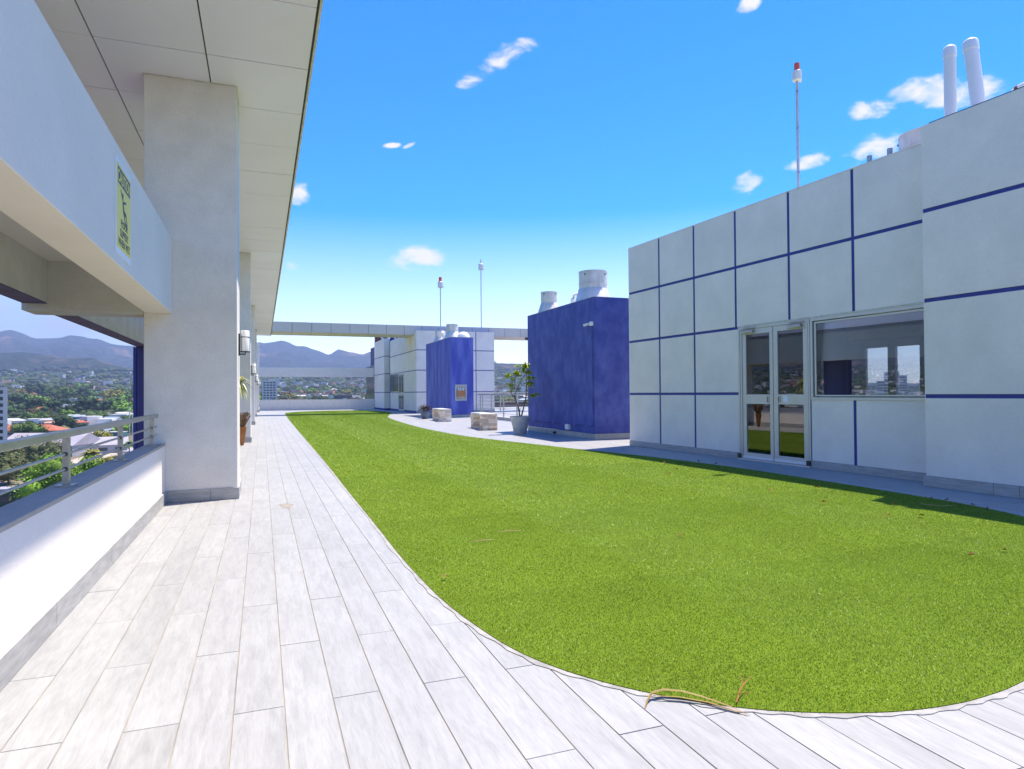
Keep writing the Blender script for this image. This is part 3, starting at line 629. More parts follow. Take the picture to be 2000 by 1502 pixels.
# doors
df = lb('double_door', M['alu'], 3.885, 5.645, -.014, .06, 2.562, 2.612, bevel=.003)
for a, b_ in ((3.885, 3.93), (3.945, 3.985), (5.575, 5.605), (5.612, 5.645)): lb('door_frame', M['alu'], a, b_, -.014, .06, .03, 2.561, bevel=.003, parent=df)
lb('door_seal', M['joint_dark'], 4.782, 4.79, .0, .04, .035, 2.55, parent=df)
for x0, x1, g0, g1 in ((3.99, 4.78, 4.085, 4.70), (4.792, 5.572, 4.895, 5.49)):
    lf = lb('door_leaf', M['alu'], x0, x1, 0, .045, .035, .15, bevel=.003)
    for q in ((x0, x1, 1.10, 1.285), (x0, x1, 2.455, 2.56), (x0, g0, .151, 1.099), (x0, g0, 1.286, 2.454), (g1, x1, .151, 1.099), (g1, x1, 1.286, 2.454)):
        lb('leaf_frame', M['alu'], q[0], q[1], 0, .045, q[2], q[3], bevel=.003, parent=lf)
    lb('door_pane', M['glass'], g0, g1, .02, .027, .151, 1.099, parent=lf); lb('door_pane', M['glass'], g0, g1, .02, .027, 1.286, 2.454, parent=lf)
    lb('kick_plate', M['white'], x0+.01, x1-.01, -.012, -.001, .037, .085, parent=lf)
    hx = g1-.02 if x0 < 4.5 else g0+.06
    lb('pull_handle', M['steel'], hx-.05, hx, -.014, -.001, 1.13, 1.25, bevel=.004, parent=lf); lb('handle_recess', M['joint_dark'], hx-.04, hx-.025, -.016, -.0145, 1.14, 1.24, parent=lf)
    cx_ = x0+.03 if x0 < 4.5 else x1-.38
    cl = lb('door_closer', M['steel'], cx_, cx_+.3, -.07, -.002, 2.475, 2.54, bevel=.008, parent=lf)
    lb('closer_arm', M['steel'], cx_+.02, cx_+.36, -.05, -.03, 2.575, 2.588)
lb('paper_notice', M['paper'], 5.03, 5.15, -.004, -.001, 1.14, 1.26)
for x_ in (3.9, 5.6): lb('floor_hinge', M['joint_dark'], x_-.03, x_+.05, -.045, -.017, .031, .12)
# block that projects at the right
blk = empty('projecting_block', BP, BA, label='taller projecting white block with blue horizontal joints at the right edge', cat='building', local=True)
BT = 5.065
box('joint_backing', M['blue_line'], blk, 7.995, 16, -.39, 5.3, 0, BT-.01)
zz = [.15, 1.26, 2.60, 3.86, BT]
xx = [7.99, 10.1, 12.4, 14.7, 16]
for i in range(4):
    for j in range(4):
        o = box('wall_panel', M['panel'], blk, xx[j]+(J if j else 0), xx[j+1]-J, -.40, -.391, zz[i]+(J if i else 0), zz[i+1]-(J if i < 3 else 0), bevel=.003)
box('side_face', M['panel'], blk, 7.988, 7.9945, -.3995, 5.3, .001, BT)
box('roof_edge', M['black'], blk, 8.1, 16, -.395, -.35, BT+.001, BT+.012)
x = 7.96
for w_ in (.93, .30, 1.2, 1.2, 1.2):
    box('skirting_tile', M['skirt'], blk, x+.002, x+w_-.002, -.43, -.401, .001, .15, bevel=.004); x += w_
box('roof_top', M['concrete'], blk, 8.01, 16, -.35, 5.3, BT-.009, BT)
def lw(x, y, z=0):      # local building frame to world
    c, s_ = math.cos(BA), math.sin(BA); return Vector((BP[0]+c*x-s_*y, BP[1]+s_*x+c*y, z))
def vpipe(x, y, z0, z1, r, label, lean=(0, 0)):
    p = Vector((x, y, z0)); t = empty('vent_pipe', p, label=label, cat='vent pipe', group='white vent pipes on the block roof')
    MB().tube([p, (x+lean[0]*.85, y+lean[1]*.85, z0+(z1-z0)*.85)], r, 18).build('pipe', M['whitepipe'], t, smooth=True)
    q = Vector((x+lean[0]*.84, y+lean[1]*.84, z0+(z1-z0)*.84)); e = Vector((x+lean[0], y+lean[1], z1)); d = (e-q)
    pts = [q, q+d*.1, q+d*.11, q+d*.7, q+d*.86, q+d*.95, q+d*1.0]
    MB().tube(pts, [r*.99, r*1.01, r*1.1, r*1.1, r*.95, r*.65, r*.2], 18).build('pipe_hood', M['whitepipe'], t, smooth=True)
vpipe(9.12, 6.57, 5.0, 6.22, .077, 'left of the two tall white hooded vent pipes on the block roof')
vpipe(9.14, 6.17, 5.0, 6.17, .088, 'right, leaning one of the two tall white hooded vent pipes', lean=(-.01, .12))
t = empty('vent_pipe', (9.2, 5.7, 5.06), label='short white gooseneck pipe lying at the top right roof edge', cat='vent pipe', group='white vent pipes on the block roof')
MB().tube([(9.2, 5.86, 5.06), (9.2, 5.83, 5.17), (9.2, 5.72, 5.24), (9.22, 5.55, 5.27), (9.24, 5.3, 5.28)], .055, 14).build('pipe', M['whitepipe'], t, smooth=True)
MB().tube([(9.2, 5.735, 5.232), (9.2, 5.70, 5.246)], .06, 14).build('clamp_ring', M['rust'], t)
MB().tube([(9.2, 5.875, 5.06), (9.2, 5.86, 5.10)], .062, 14).build('clamp_ring', M['rust'], t)
def roofvent(x, y, z, r, h, label, parent=None, base=1.35):
    t = empty('roof_ventilator', (x, y, z), label=label, cat='roof vent', group='round white roof ventilators')
    MB().lathe([(r*base, z), (r*base, z+.04), (r*base*.98, z+.06), (r*1.02, z+h*.46), (r*1.0, z+h*.47)], x, y, 28).build('flared_base', M['vent'], t, smooth=True)
    MB().lathe([(r*.985, z+h*.471), (r*.985, z+h*.97), (r*1.01, z+h*.975), (r*1.01, z+h)], x, y, 28).build('drum', M['vent'], t, smooth=True)
    for zz_ in (.62, .955): MB().lathe([(r*1.0, z+h*zz_), (r*1.012, z+h*zz_+.006), (r*1.012, z+h*zz_+.016), (r*1.0, z+h*zz_+.022)], x, y, 28, cap=False).build('seam_ring', M['vent'], t, smooth=True)
    MB().box(x-.02, x+.02, y-r*1.008, y-r*.98, z+h*.48, z+h*.95).build('vertical_seam', M['vent'], t)
    mb = MB()
    for k in range(4):
        a = k*math.pi/2+.5; mb.box(x+r*math.cos(a)-.015, x+r*math.cos(a)+.015, y+r*math.sin(a)-.015, y+r*math.sin(a)+.015, z+h*.86, z+h*.9)
    mb.build('bolt', M['joint_dark'], t)
p = lw(7.25, .85); roofvent(p.x, p.y, 4.75, .42, .66, 'wide white ventilator rim behind the step in the roof line')
for i, x_ in enumerate((6.43, 6.80)):
    p = lw(x_, .55); t = empty('cable_stub', (p.x, p.y, 4.75), label=['left small grey capped stub on the parapet line', 'right small grey capped stub on the parapet line'][i], cat='roof stub', group='small stubs on the parapet')
    MB().lathe([(.035, 4.75), (.035, 5.17)], p.x, p.y, 12).build('stub', M['vent'], t); MB().lathe([(.042, 5.17), (.042, 5.29)], p.x, p.y, 12).build('stub_cap', M['steel'], t)
def mast(x, y, z0, z1, r, label, lens, big=1.0):
    t = empty('beacon_mast', (x, y, z0), label=label, cat='mast', group='slender roof masts')
    MB().tube([(x, y, z0), (x, y, z1-.33*big)], r, 12).build('pole', M['steel_light'], t, smooth=True)
    MB().lathe([(.06*big, z1-.34*big), (.085*big, z1-.32*big), (.085*big, z1-.16*big), (.07*big, z1-.145*big)], x, y, 20).build('housing', M['white'], t, smooth=True)
    MB().lathe([(r*3.2, z0), (r*3.2, z0+.02), (r*1.4, z0+.03), (r*1.4, z0+.12)], x, y, 12).build('base_flange', M['steel'], t)
    for f_ in (.25, .55, .8): MB().lathe([(r*1.25, z0+(z1-z0)*f_), (r*1.25, z0+(z1-z0)*f_+.03)], x, y, 10).build('pipe_coupling', M['steel'], t)
    MB().tube([(x+.085*big, y, z1-.34*big), (x+.085*big, y, z1-.2*big)], .02*big, 8).build('gland', M['white'], t)
    if lens: MB().lathe([(.052*big, z1-.144*big), (.052*big, z1-.02*big), (.045*big, z1), (.02*big, z1+.003)], x, y, 20).build('lens', M['orange'], t, smooth=True)
    else: MB().lathe([(.03*big, z1-.144*big), (.03*big, z1)], x, y, 12).build('finial', M['white'], t)
M['steel_light'] = mat('galvanised_pole', (0.62, 0.62, 0.60), 0.4, metal=0.3, var=0.2, vscale=10)
p = lw(4.97, .5); mast(p.x, p.y, 4.75, 7.52, .026, 'galvanised mast with orange beacon on the near building roof', True)
mast(11.95, 46.2, 5.5, 9.65, .035, 'thin mast with small red beacon behind the far blue tower', True, 2.2)
mast(15.0, 46.2, 5.5, 11.1, .035, 'tall thin white mast without beacon on the far building', False, 2.2)

# ------------------------------------------------------------------ blue towers
bt = empty('blue_tower', (10, 19.6, 0), label='large rough blue rendered tower block beside the potted tree', cat='tower block')
box('tower_body', M['blue'], bt, 8.95, 11.6, 17.08, 22.2, .15, 4.10, bevel=.015)
box('top_edge', M['concrete'], bt, 8.945, 11.605, 17.075, 22.205, 4.101, 4.112)
x = 17.06
for a, b_ in ((8.93, 9.93), (9.933, 11.0), (11.003, 11.6)): box('plinth_tile', M['skirt_plinth'] if 'skirt_plinth' in M else M['concrete'], bt, a, b_, 17.055, 17.078, .001, .15, bevel=.003)
y = 17.06
while y < 22.2: box('plinth_tile', M['concrete'], bt, 8.93, 8.948, y+.002, min(y+1.2, 22.2)-.002, .001, .15, bevel=.003); y += 1.2
roofvent(9.78, 18.7, 4.11, .45, 1.03, 'largest round white ventilator on the near blue tower', base=1.3)
roofvent(9.37, 21.2, 4.11, .29, .73, 'smaller round white ventilator at the back of the near blue tower')
t = empty('gooseneck_vent', (9.75, 20.1, 4.11), label='small white gooseneck between the two ventilators of the near blue tower', cat='roof vent')
MB().tube([(9.75, 20.1, 4.11), (9.75, 20.1, 4.48), (9.78, 20.06, 4.58), (9.86, 19.98, 4.62), (9.92, 19.92, 4.54), (9.93, 19.9, 4.45)], .075, 12).build('pipe', M['whitepipe'], t, smooth=True)
cc = empty('security_camera', (8.93, 17.3, 3.33), label='white security camera on the corner of the near blue tower', cat='security camera')
box('mount_box', M['white'], cc, 8.86, 8.949, 17.11, 17.21, 3.27, 3.39, bevel=.008)
MB().tube([(8.88, 17.22, 3.33), (8.85, 17.3, 3.325)], .018, 8).build('arm', M['white'], cc)
MB().tube([(8.86, 17.27, 3.33), (8.82, 17.45, 3.31)], .038, 12).build('camera_body', M['white'], cc, smooth=True)
MB().tube([(8.82, 17.45, 3.31), (8.818, 17.462, 3.309)], .03, 12).build('camera_lens', M['black'], cc)
cd = empty('conduit', (8.93, 17.2, .3), label='thin blue painted conduit down the tower corner and along its foot', cat='conduit')
MB().tube([(8.937, 17.16, 3.26), (8.937, 17.16, .42), (8.937, 17.22, .36), (8.937, 22.1, .36)], .011, 8).build('pipe_run', M['blue'], cd)
for k in range(6): box('clip', M['steel'], cd, 8.925, 8.949, 17.6+k*.8, 17.63+k*.8, .345, .375)
jb = empty('junction_box', (8.92, 18.8, .2), label='small white junction box low on the near blue tower', cat='junction box')
box('case', M['white'], jb, 8.86, 8.949, 18.68, 18.92, .20, .36, bevel=.008); box('lid', M['signwhite'], jb, 8.852, 8.859, 18.7, 18.9, .215, .345, bevel=.003)
dr = MB().tube([(8.925, 19.75, .06), (8.84, 19.75, .05)], .035, 12).build('drain_outlet', M['black'], None); tag(dr, 'black drain pipe stub at the foot of the near blue tower', 'drain pipe')
bt2 = empty('blue_tower', (10.4, 38, 0), label='smaller blue tower with a small framed niche, behind the stone benches', cat='tower block')
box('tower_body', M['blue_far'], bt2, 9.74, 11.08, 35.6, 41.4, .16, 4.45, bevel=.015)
box('top_edge', M['concrete'], bt2, 9.735, 11.085, 35.595, 41.405, 4.451, 4.47)
box('plinth_tile', M['concrete'], bt2, 9.72, 10.4, 35.575, 35.598, .001, .16); box('plinth_tile', M['concrete'], bt2, 10.403, 11.09, 35.575, 35.598, .001, .16); box('plinth_tile', M['concrete'], bt2, 9.72, 9.739, 35.6, 41.4, .001, .16)
roofvent(10.2, 36.8, 4.47, .345, .82, 'round white ventilator on the far blue tower')
roofvent(10.25, 39.9, 4.47, .27, .72, 'second round white ventilator, at the back of the far blue tower', base=1.4)
t = empty('gooseneck_vent', (10.1, 38.3, 4.47), label='small white curved vent between the ventilators of the far blue tower', cat='roof vent')
MB().tube([(10.1, 38.3, 4.47), (10.1, 38.3, 4.85), (10.06, 38.2, 4.95), (9.98, 38.1, 4.97), (9.94, 38.05, 4.88)], .09, 12).build('pipe', M['whitepipe'], t, smooth=True)
t = empty('dome_vent', (10.75, 36.2, 4.47), label='low white dome at the front corner of the far blue tower', cat='roof vent')
MB().lathe([(.36, 4.47), (.34, 4.6), (.25, 4.74), (.12, 4.8), (.02, 4.82)], 10.66, 36.1, 20).build('dome', M['white'], t, smooth=True)
nc = empty('wall_shrine', (10.33, 35.59, 1.38), label='grey framed niche with terracotta block and small bottles on the far blue tower', cat='niche')
box('back_board', M['concrete'], nc, 10.0, 10.66, 35.575, 35.597, .94, 1.83)
for q in ((10.0, 10.05, .94, 1.83), (10.61, 10.66, .94, 1.83), (10.051, 10.609, 1.78, 1.83), (10.051, 10.609, .94, 1.0)): box('frame_edge', M['slab'], nc, q[0], q[1], 35.53, 35.574, q[2], q[3])
box('brick_block', M['terracotta_pale'] if 'terracotta_pale' in M else M['terracotta'], nc, 10.1, 10.56, 35.5, 35.574, 1.17, 1.50, bevel=.01)
for k, x_ in enumerate((10.2, 10.31, 10.45)): MB().lathe([(.03, 1.501), (.035, 1.53), (.035, 1.6), (.012, 1.65), (.012, 1.68)], x_, 35.53, 10).build('bottle', M['white'], nc, smooth=True)
# ------------------------------------------------------------------ far rooftop building
fb = empty('far_building', (12, 50, 0), label='far white panelled rooftop building behind the small blue tower', cat='building')
FT = 5.66
box('joint_backing', M['blue_line'], fb, 9.86, 15.45, 44.71, 60, 0, FT-.01)
fz = [.16, 1.45, 2.95, 4.33, FT]; jj = .028
fx = [9.85, 11.2, 12.65, 14.1, 15.46]
for i in range(4):
    for j in range(4):
        box('wall_panel', M['panel'], fb, fx[j]+(jj if j else 0), fx[j+1]-(jj if j < 3 else 0), 44.695, 44.708, fz[i]+(jj if i else 0), fz[i+1]-(jj if i < 3 else 0))
fy = [44.70, 46.3, 47.9, 49.5, 51.1, 52.7, 54.6]
for i in range(4):
    for j in range(6):
        if i == 1 and j in (3, 4, 5): continue
        if i == 0 and j in (3,): continue
        box('wall_panel', M['panel'], fb, 9.845, 9.858, fy[j]+.01, fy[j+1]-.01, fz[i]+(jj if i else 0), fz[i+1]-(jj if i < 3 else 0))
wn_ = box('window', M['alu'], fb, 9.84, 9.859, 51.0, 54.5, 1.45, 2.95); box('glazing', M['darkglass'], wn_, 9.832, 9.839, 51.12, 54.4, 1.53, 2.86)
d_ = box('double_door', M['alu'], fb, 9.835, 9.859, 49.0, 50.95, .05, 2.95)
for a, b_ in ((49.12, 49.88), (50.02, 50.8)):
    for c_, e_ in ((.2, 1.2), (1.45, 2.75)): box('door_pane', M['darkglass'], d_, 9.828, 9.8345, a, b_, c_, e_)
box('plinth', M['concrete'], fb, 9.83, 15.47, 44.67, 44.694, .001, .16)
fbk = empty('far_projecting_block', (9.7, 57, 0), label='slightly taller end block of the far white building beside the lintel', cat='building')
box('joint_backing', M['blue_line'], fbk, 9.42, 15, 54.82, 59.9, 0, 5.89)
for i in range(4):
    z0, z1 = ([.16, 1.47, 3.0, 4.45][i], [1.47, 3.0, 4.45, 5.9][i])
    box('wall_panel', M['panel'], fbk, 9.41, 9.86, 54.80, 54.815, z0+(jj if i else 0), z1-(jj if i < 3 else 0)); box('wall_panel', M['panel'], fbk, 9.40, 9.415, 54.80, 59.9, z0+(jj if i else 0), z1-(jj if i < 3 else 0))
for i, (x0, y0, dx) in enumerate(((9.75, 56.5, -.75), (9.95, 56.0, -.05), (10.35, 55.2, .1), (10.2, 56.6, -.3))):
    t = empty('vent_pipe', (x0, y0, 5.6), label=['leftmost, strongly leaning white pipe on the far block', 'upright thin white pipe on the far block', 'thick white pipe with bent top on the far block', 'white pipe leaning between the others on the far block'][i], cat='vent pipe', group='white pipes on the far block')
    MB().tube([(x0, y0, 5.6), (x0+dx*.7, y0, 6.7), (x0+dx, y0, 6.95), (x0+dx-.12, y0, 7.0)], [.09, .09, .09, .11], 10).build('pipe', M['whitepipe'], t, smooth=True)
roofvent(10.9, 52, 5.66, .42, .5, 'flat white ventilator on the far building roof')
rs = box('rust_brown_wall', M['rust'], None, 9.6, 13.5, 60.3, 61, 5.0, 6.6); tag(rs, 'rust brown wall piece below the lintel behind the white pipes', 'wall')
bb = empty('facade_wing', (9, 66, 0), label='distant glazed wing with vertical mullions and dark blue top', cat='building')
box('blue_top', M['grey_blue_frame'], bb, 10.9, 14, 66, 72, 4.2, 6.2); box('glass_wall', M['darkglass'], bb, 10.42, 14, 64, 71.9, -6, 4.19)
for k in range(8): box('mullion', M['concrete'], bb, 10.34+k*.28, 10.43+k*.28, 63.88, 63.99, -6, 4.3)
# lintel between canopy and tower
ln = empty('lintel', (9, 46.5, 5.4), label='long pale panelled lintel spanning above the far end of the terrace', cat='lintel')
box('core', M['joint_dark'], ln, .62, 20.5, 45.32, 47.9, 5.42, 6.04)
x = .62
while x < 20.4:
    xe = min(x+1.22, 20.5)
    box('face_panel', M['lintel_alu'], ln, x+.012, xe-.012, 45.29, 45.318, 5.42, 6.05); box('underside_panel', M['lintel_alu'], ln, x+.012, xe-.012, 45.30, 47.9, 5.398, 5.418); x = xe
c2 = MB().tube([(18.1, 45.2, 5.3), (18.1, 44.9, 5.28)], .1, 10).build('dome_camera', M['black'], None); tag(c2, 'small dark camera under the right end of the lintel', 'camera')
mb_ = box('far_beam', M['stucco_grey'], None, -.19, 9.40, 60.0, 60.5, 2.86, 3.66); tag(mb_, 'grey horizontal beam across the far opening', 'beam')
fp = empty('far_parapet', (4.6, 57.4, 0), label='low grey parapet wall closing the far end of the terrace', cat='parapet')
k = 0
for a, b_ in ((-.18, 2.2), (2.205, 4.6), (4.605, 7.0), (7.005, 9.39)): box('wall_section', M['stucco_grey'], fp, a, b_, 60.0, 60.2, -.3, .90)
rp = box('roof_wall_behind', M['brown_tiles'], None, 15.6, 30, 60.3, 62.2, -.3, .45); tag(rp, 'brown tiled roof strip beyond the far railing', 'roof')
# ------------------------------------------------------------------ railings at the gap
def wire_rail(name, P0, P1, posts, z0, h, label, nw=5):
    P0, P1 = Vector((*P0, 0)), Vector((*P1, 0)); t = empty(name, (P0+P1)/2, label=label, cat='railing', group='railings around the stairwell')
    d = P1-P0
    MB().tube([P0+Vector((0, 0, z0+h)), P1+Vector((0, 0, z0+h))], .03, 8).build('handrail', M['steel'], t)
    for k in range(nw): MB().tube([P0+Vector((0, 0, z0+h*(k+.8)/(nw+.5))), P1+Vector((0, 0, z0+h*(k+.8)/(nw+.5)))], .010, 6).build('rod', M['steel'], t)
    for f in posts:
        q = P0+d*f; box('post', M['steel'], t, q.x-.028, q.x+.028, q.y-.028, q.y+.028, z0, z0+h-.03)
    return t
wire_rail('stair_railing', (11.3, 35.55), (11.3, 22.4), [.04+k*.142 for k in range(7)], .15, 1.12, 'steel railing along the concrete kerb between the two blue towers')
kb = box('stair_kerb', M['concrete'], None, 11.15, 11.45, 22.3, 35.5, .001, .15, bevel=.01); tag(kb, 'low concrete kerb between the two blue towers', 'kerb')
wire_rail('back_railing', (11.2, 43.0), (24, 43.0), [.02+k*.1 for k in range(10)], .1, 1.25, 'steel railing in front of the far building south wall')
wire_rail('back_railing', (15.9, 43.1), (15.9, 59.0), [.1, .35, .6, .85], .1, 1.25, 'steel railing running back beside the far building corner')
# ------------------------------------------------------------------ benches
def bench(px_, py_, w_, l_, h, rz, label):
    x0, x1, y0, y1 = 0, w_, 0, l_
    t = empty('stone_bench', (px_, py_, 0), rz, local=True, label=label, cat='bench', group='stone clad benches')
    box('seat_slab', M['slab'], t, x0+.02, x1-.02, y0+.03, y1-.03, h-.07, h, bevel=.012)
    for a, b_ in ((y0, y0+.5), (y1-.5, y1)):
        leg = box('leg_core', M['concrete'], t, x0+.03, x1-.03, a+.03, b_-.03, .001, h-.072)
        nr = 7; rh = (h-.005)/nr if False else (h-.01)/nr
        for r_ in range(nr):
            z0 = .002+r_*rh; z1 = z0+rh-.006
            for side in range(4):
                L = (x1-x0) if side % 2 == 0 else (b_-a); u = 0.0; off = random.uniform(.08, .2)
                while u < L-.001:
                    v = min(L, u+off+random.uniform(.0, .12)); off = .22; dd = random.uniform(0, .018)
                    if L-v < .05: v = L
                    if side == 0: box('stone', M['stone'], leg, x0+u+.002, x0+v-.002, a-dd, a+.028, z0, z1)
                    elif side == 2: 
                        if r_ < nr-1: box('stone', M['stone'], leg, x0+u+.002, x0+v-.002, b_-.028, b_+dd, z0, z1)
                    elif side == 3: box('stone', M['stone'], leg, x0-dd, x0+.028, a+u+.03 if u == 0 else a+u+.002, a+v-.002 if v < L else a+v-.03, z0, z1)
                    else:
                        pass
                    u = v
    return t
bench(7.45, 22.85, .54, 2.25, .60, R(-6), 'near stone clad bench with pale slab, beside the tree pot')
bench(7.92, 30.8, .54, 2.4, .60, R(-5), 'far stone clad bench next to the dark leaved pot plant')
# ------------------------------------------------------------------ potted tree
ptr = empty('potted_tree', (7.98, 20.5, 0), label='small leafy tree with bare stems in a big pale grey pot', cat='potted tree')
MB().lathe([(.19, 0.0), (.2, .03), (.215, .06), (.27, .3), (.335, .53), (.35, .56), (.345, .58), (.31, .58), (.3, .53)], 7.98, 20.5, 28).build('pot', M['pot'], ptr, smooth=True)
MB().lathe([(.0, .545), (.2, .56), (.305, .545)], 7.98, 20.5, 20, cap=False).build('soil', M['soil'], ptr)
def tp(u, v, dy=0):     # picture-like sketch coordinates of the stems to metres
    return Vector((7.98+(u-960)*.0158/8.345*1.03, 20.5+dy, 1.35+(742-v)*.0158/8.345*1.0))
def tp(u, v, dy=0):
    return Vector((7.98+(u-965)*.001935, 20.5+dy, .56+(1105-v)*.00190))
mb = MB()
stems = [([(960, 1110, 0), (945, 960, .02), (910, 850, .05), (880, 770, .05)], [.028, .024, .022, .02]), ([(880, 770, .05), (830, 730, .0), (790, 690, -.05), (778, 560, -.1), (780, 480, -.1)], [.018, .016, .014, .01, .008]),
         ([(880, 770, .05), (885, 720, .08), (960, 560, .1), (1062, 400, .1), (1085, 300, .05)], [.018, .016, .014, .012, .008]),
         ([(975, 1110, -.05), (1010, 960, -.08), (1040, 840, -.1), (1062, 700, -.1), (1075, 540, -.05), (1090, 350, .0), (1085, 250, .0)], [.026, .024, .022, .018, .016, .012, .008]),
         ([(958, 1000, 0), (990, 910, -.02), (1035, 830, -.08)], [.016, .014, .012]), ([(1062, 700, -.1), (1110, 740, -.15), (1170, 745, -.2)], [.012, .010, .006]),
         ([(790, 690, -.05), (850, 590, -.1), (850, 470, -.1), (890, 370, -.12), (892, 250, -.1)], [.012, .010, .009, .008, .005]), ([(1075, 540, -.05), (1140, 500, .1), (1190, 440, .15)], [.012, .01, .006]), ([(892, 250, -.1), (930, 170, -.1), (975, 115, -.1)], [.004, .003, .003])]
for pts, rr in stems: mb.tube([tp(*p) for p in pts], rr, 7)
mb.build('stems', M['bark'], ptr, smooth=True)
mb = MB(); random.seed(3)
def leaf(mb, p, d, L, w, up=Vector((0, 0, 1)), droop=.25):
    s_ = d.cross(up)
    if s_.length < .1: s_ = Vector((1, 0, 0))
    s_.normalize(); m1 = p+d*L*.35; m2 = p+d*L*.72-Vector((0, 0, droop*L*.3)); e = p+d*L-Vector((0, 0, droop*L))
    n_ = s_.cross(d)*w*.25
    mb.poly([p, m1+s_*w*.5+n_, m1]); mb.poly([p, m1, m1-s_*w*.5+n_]); mb.poly([m1, m1+s_*w*.5+n_, m2+s_*w*.42+n_, m2]); mb.poly([m1-s_*w*.5+n_, m1, m2, m2-s_*w*.42+n_]); mb.poly([m2, m2+s_*w*.42+n_, e]); mb.poly([m2-s_*w*.42+n_, m2, e])
for u, v, dy, k, sz in [(1085, 240, 0, 26, 1.1), (1050, 250, .05, 14, 1.0), (890, 240, -.1, 8, .7), (745, 400, -.1, 18, .9), (720, 420, 0, 10, .8), (890, 370, -.1, 24, 1.1), (930, 390, 0, 12, .9), (820, 470, -.1, 16, .9), (775, 570, -.1, 18, .9), (820, 600, -.05, 6, .7), (1150, 350, .1, 18, 1.0),
                         (1240, 440, .15, 12, .9), (1100, 450, -.15, 14, .9), (1140, 540, .0, 18, 1.0), (1190, 575, .1, 14, .9), (1170, 745, -.2, 14, 1.0), (1235, 740, -.2, 8, .9), (1070, 870, -.1, 7, .7), (1060, 330, .1, 12, 1.), (960, 480, -.05, 4, .7), (780, 640, -.1, 5, .7), (1000, 470, .1, 4, .6)]:
    c = tp(u, v, dy)
    for i in range(int(k*1.7)):
        a = random.uniform(0, 6.283); e = random.uniform(-.2, 1.0); d = Vector((math.cos(a)*math.cos(e), math.sin(a)*math.cos(e), math.sin(e)))
        leaf(mb, c+Vector((random.gauss(0, .02), random.gauss(0, .02), random.gauss(0, .03))), d, random.uniform(.12, .20)*sz, .06*sz)
for a in (.3, 2.9): leaf(mb, tp(975, 118, -.1), Vector((math.cos(a), .2, .25)).normalized(), .07, .03)
mb.build('foliage', M['leafbright'], ptr)
pp = empty('potted_plant', (8.15, 34.9, 0), label='dark leaved bushy plant in a round slate pot beside the far bench', cat='potted plant')
MB().lathe([(.16, 0), (.2, .06), (.24, .22), (.235, .36), (.2, .44), (.215, .46), (.18, .46)], 8.15, 34.9, 22).build('pot', M['potblue'], pp, smooth=True)
mb = MB()
for i in range(330):
    a = random.uniform(0, 6.283); e = random.uniform(-.3, 1.1); d = Vector((math.cos(a)*math.cos(e), math.sin(a)*math.cos(e), math.sin(e)*.8)); r_ = random.uniform(.05, .32)
    leaf(mb, Vector((8.15, 34.9, .5))+d*r_, d, .13, .05)
mb.build('foliage', M['leafdark'], pp)
# ------------------------------------------------------------------ leaf litter
fr_ = empty('fallen_frond', (1.75, 2.45, .02), label='long dry green and brown palm leaf across the turf edge, foreground', cat='palm leaf')
mb = MB()
def ribbon(mb, pts, w, fold=.12):
    P = [Vector(p) for p in pts]; k = len(P)
    for i in range(k-1):
        t = (P[i+1]-P[i]).normalized(); s_ = Vector((-t.y, t.x, 0)); t2 = (P[min(i+2, k-1)]-P[i+1]) if i+2 < k else t; t2 = t2.normalized(); s2 = Vector((-t2.y, t2.x, 0))
        w0, w1 = w[i], w[i+1]; up0, up1 = Vector((0, 0, w0*fold)), Vector((0, 0, w1*fold))
        mb.poly([P[i], P[i+1], P[i+1]+s2*w1+up1, P[i]+s_*w0+up0]); mb.poly([P[i+1], P[i], P[i]-s_*w0+up0, P[i+1]-s2*w1+up1])
ribbon(mb, [(1.525, 2.475, .004), (1.56, 2.515, .012), (1.60, 2.54, .028), (1.655, 2.535, .035), (1.72, 2.495, .035), (1.78, 2.44, .026), (1.83, 2.375, .018), (1.865, 2.315, .012), (1.885, 2.262, .006)], [.002, .006, .010, .011, .009, .008, .006, .004, .001])
ribbon(mb, [(1.60, 2.53, .02), (1.70, 2.475, .02), (1.79, 2.40, .015), (1.86, 2.30, .008), (1.9, 2.26, .005)], [.003, .006, .006, .004, .001])
mb.build('blade', M['frond'], fr_)
mb = MB(); mb.tube([(1.895, 2.345, .02), (1.95, 2.39, .045), (2.02, 2.43, .06), (2.07, 2.455, .06)], [.003, .003, .002, .001], 5); mb.tube([(1.93, 2.375, .04), (1.97, 2.35, .05)], .0018, 5); mb.tube([(1.99, 2.41, .05), (2.01, 2.46, .07)], .0018, 5); mb.build('side_twig', M['terracotta'], fr_)
DEB = [(7.01, 10.6), (6.05, 9.04), (7.70, 10.0), (6.54, 9.57), (6.28, 7.01), (7.01, 6.99), (7.05, 6.88), (6.19, 6.05), (6.15, 5.17), (6.81, 5.64), (6.46, 5.04), (6.95, 5.36), (7.55, 5.77), (7.62, 5.61), (7.5, 5.38), (7.58, 5.27), (7.33, 4.96), (5.27, 3.68), (5.7, 3.72), (7.4, 11.9), (7.7, 10.5), (1.23, 4.66), (4.4, 8.2), (3.6, 5.2), (5.0, 12.0)]
mb = MB(); leaf(mb, Vector((-.035, 0, .012)), Vector((1, .1, .1)).normalized(), .07, .034, droop=.1); leaf(mb, Vector((-.01, 0, .014)), Vector((.3, 1, .3)).normalized(), .035, .02, droop=-.2)
lm_ = mb.mesh('dry_leaf', M['dry'])
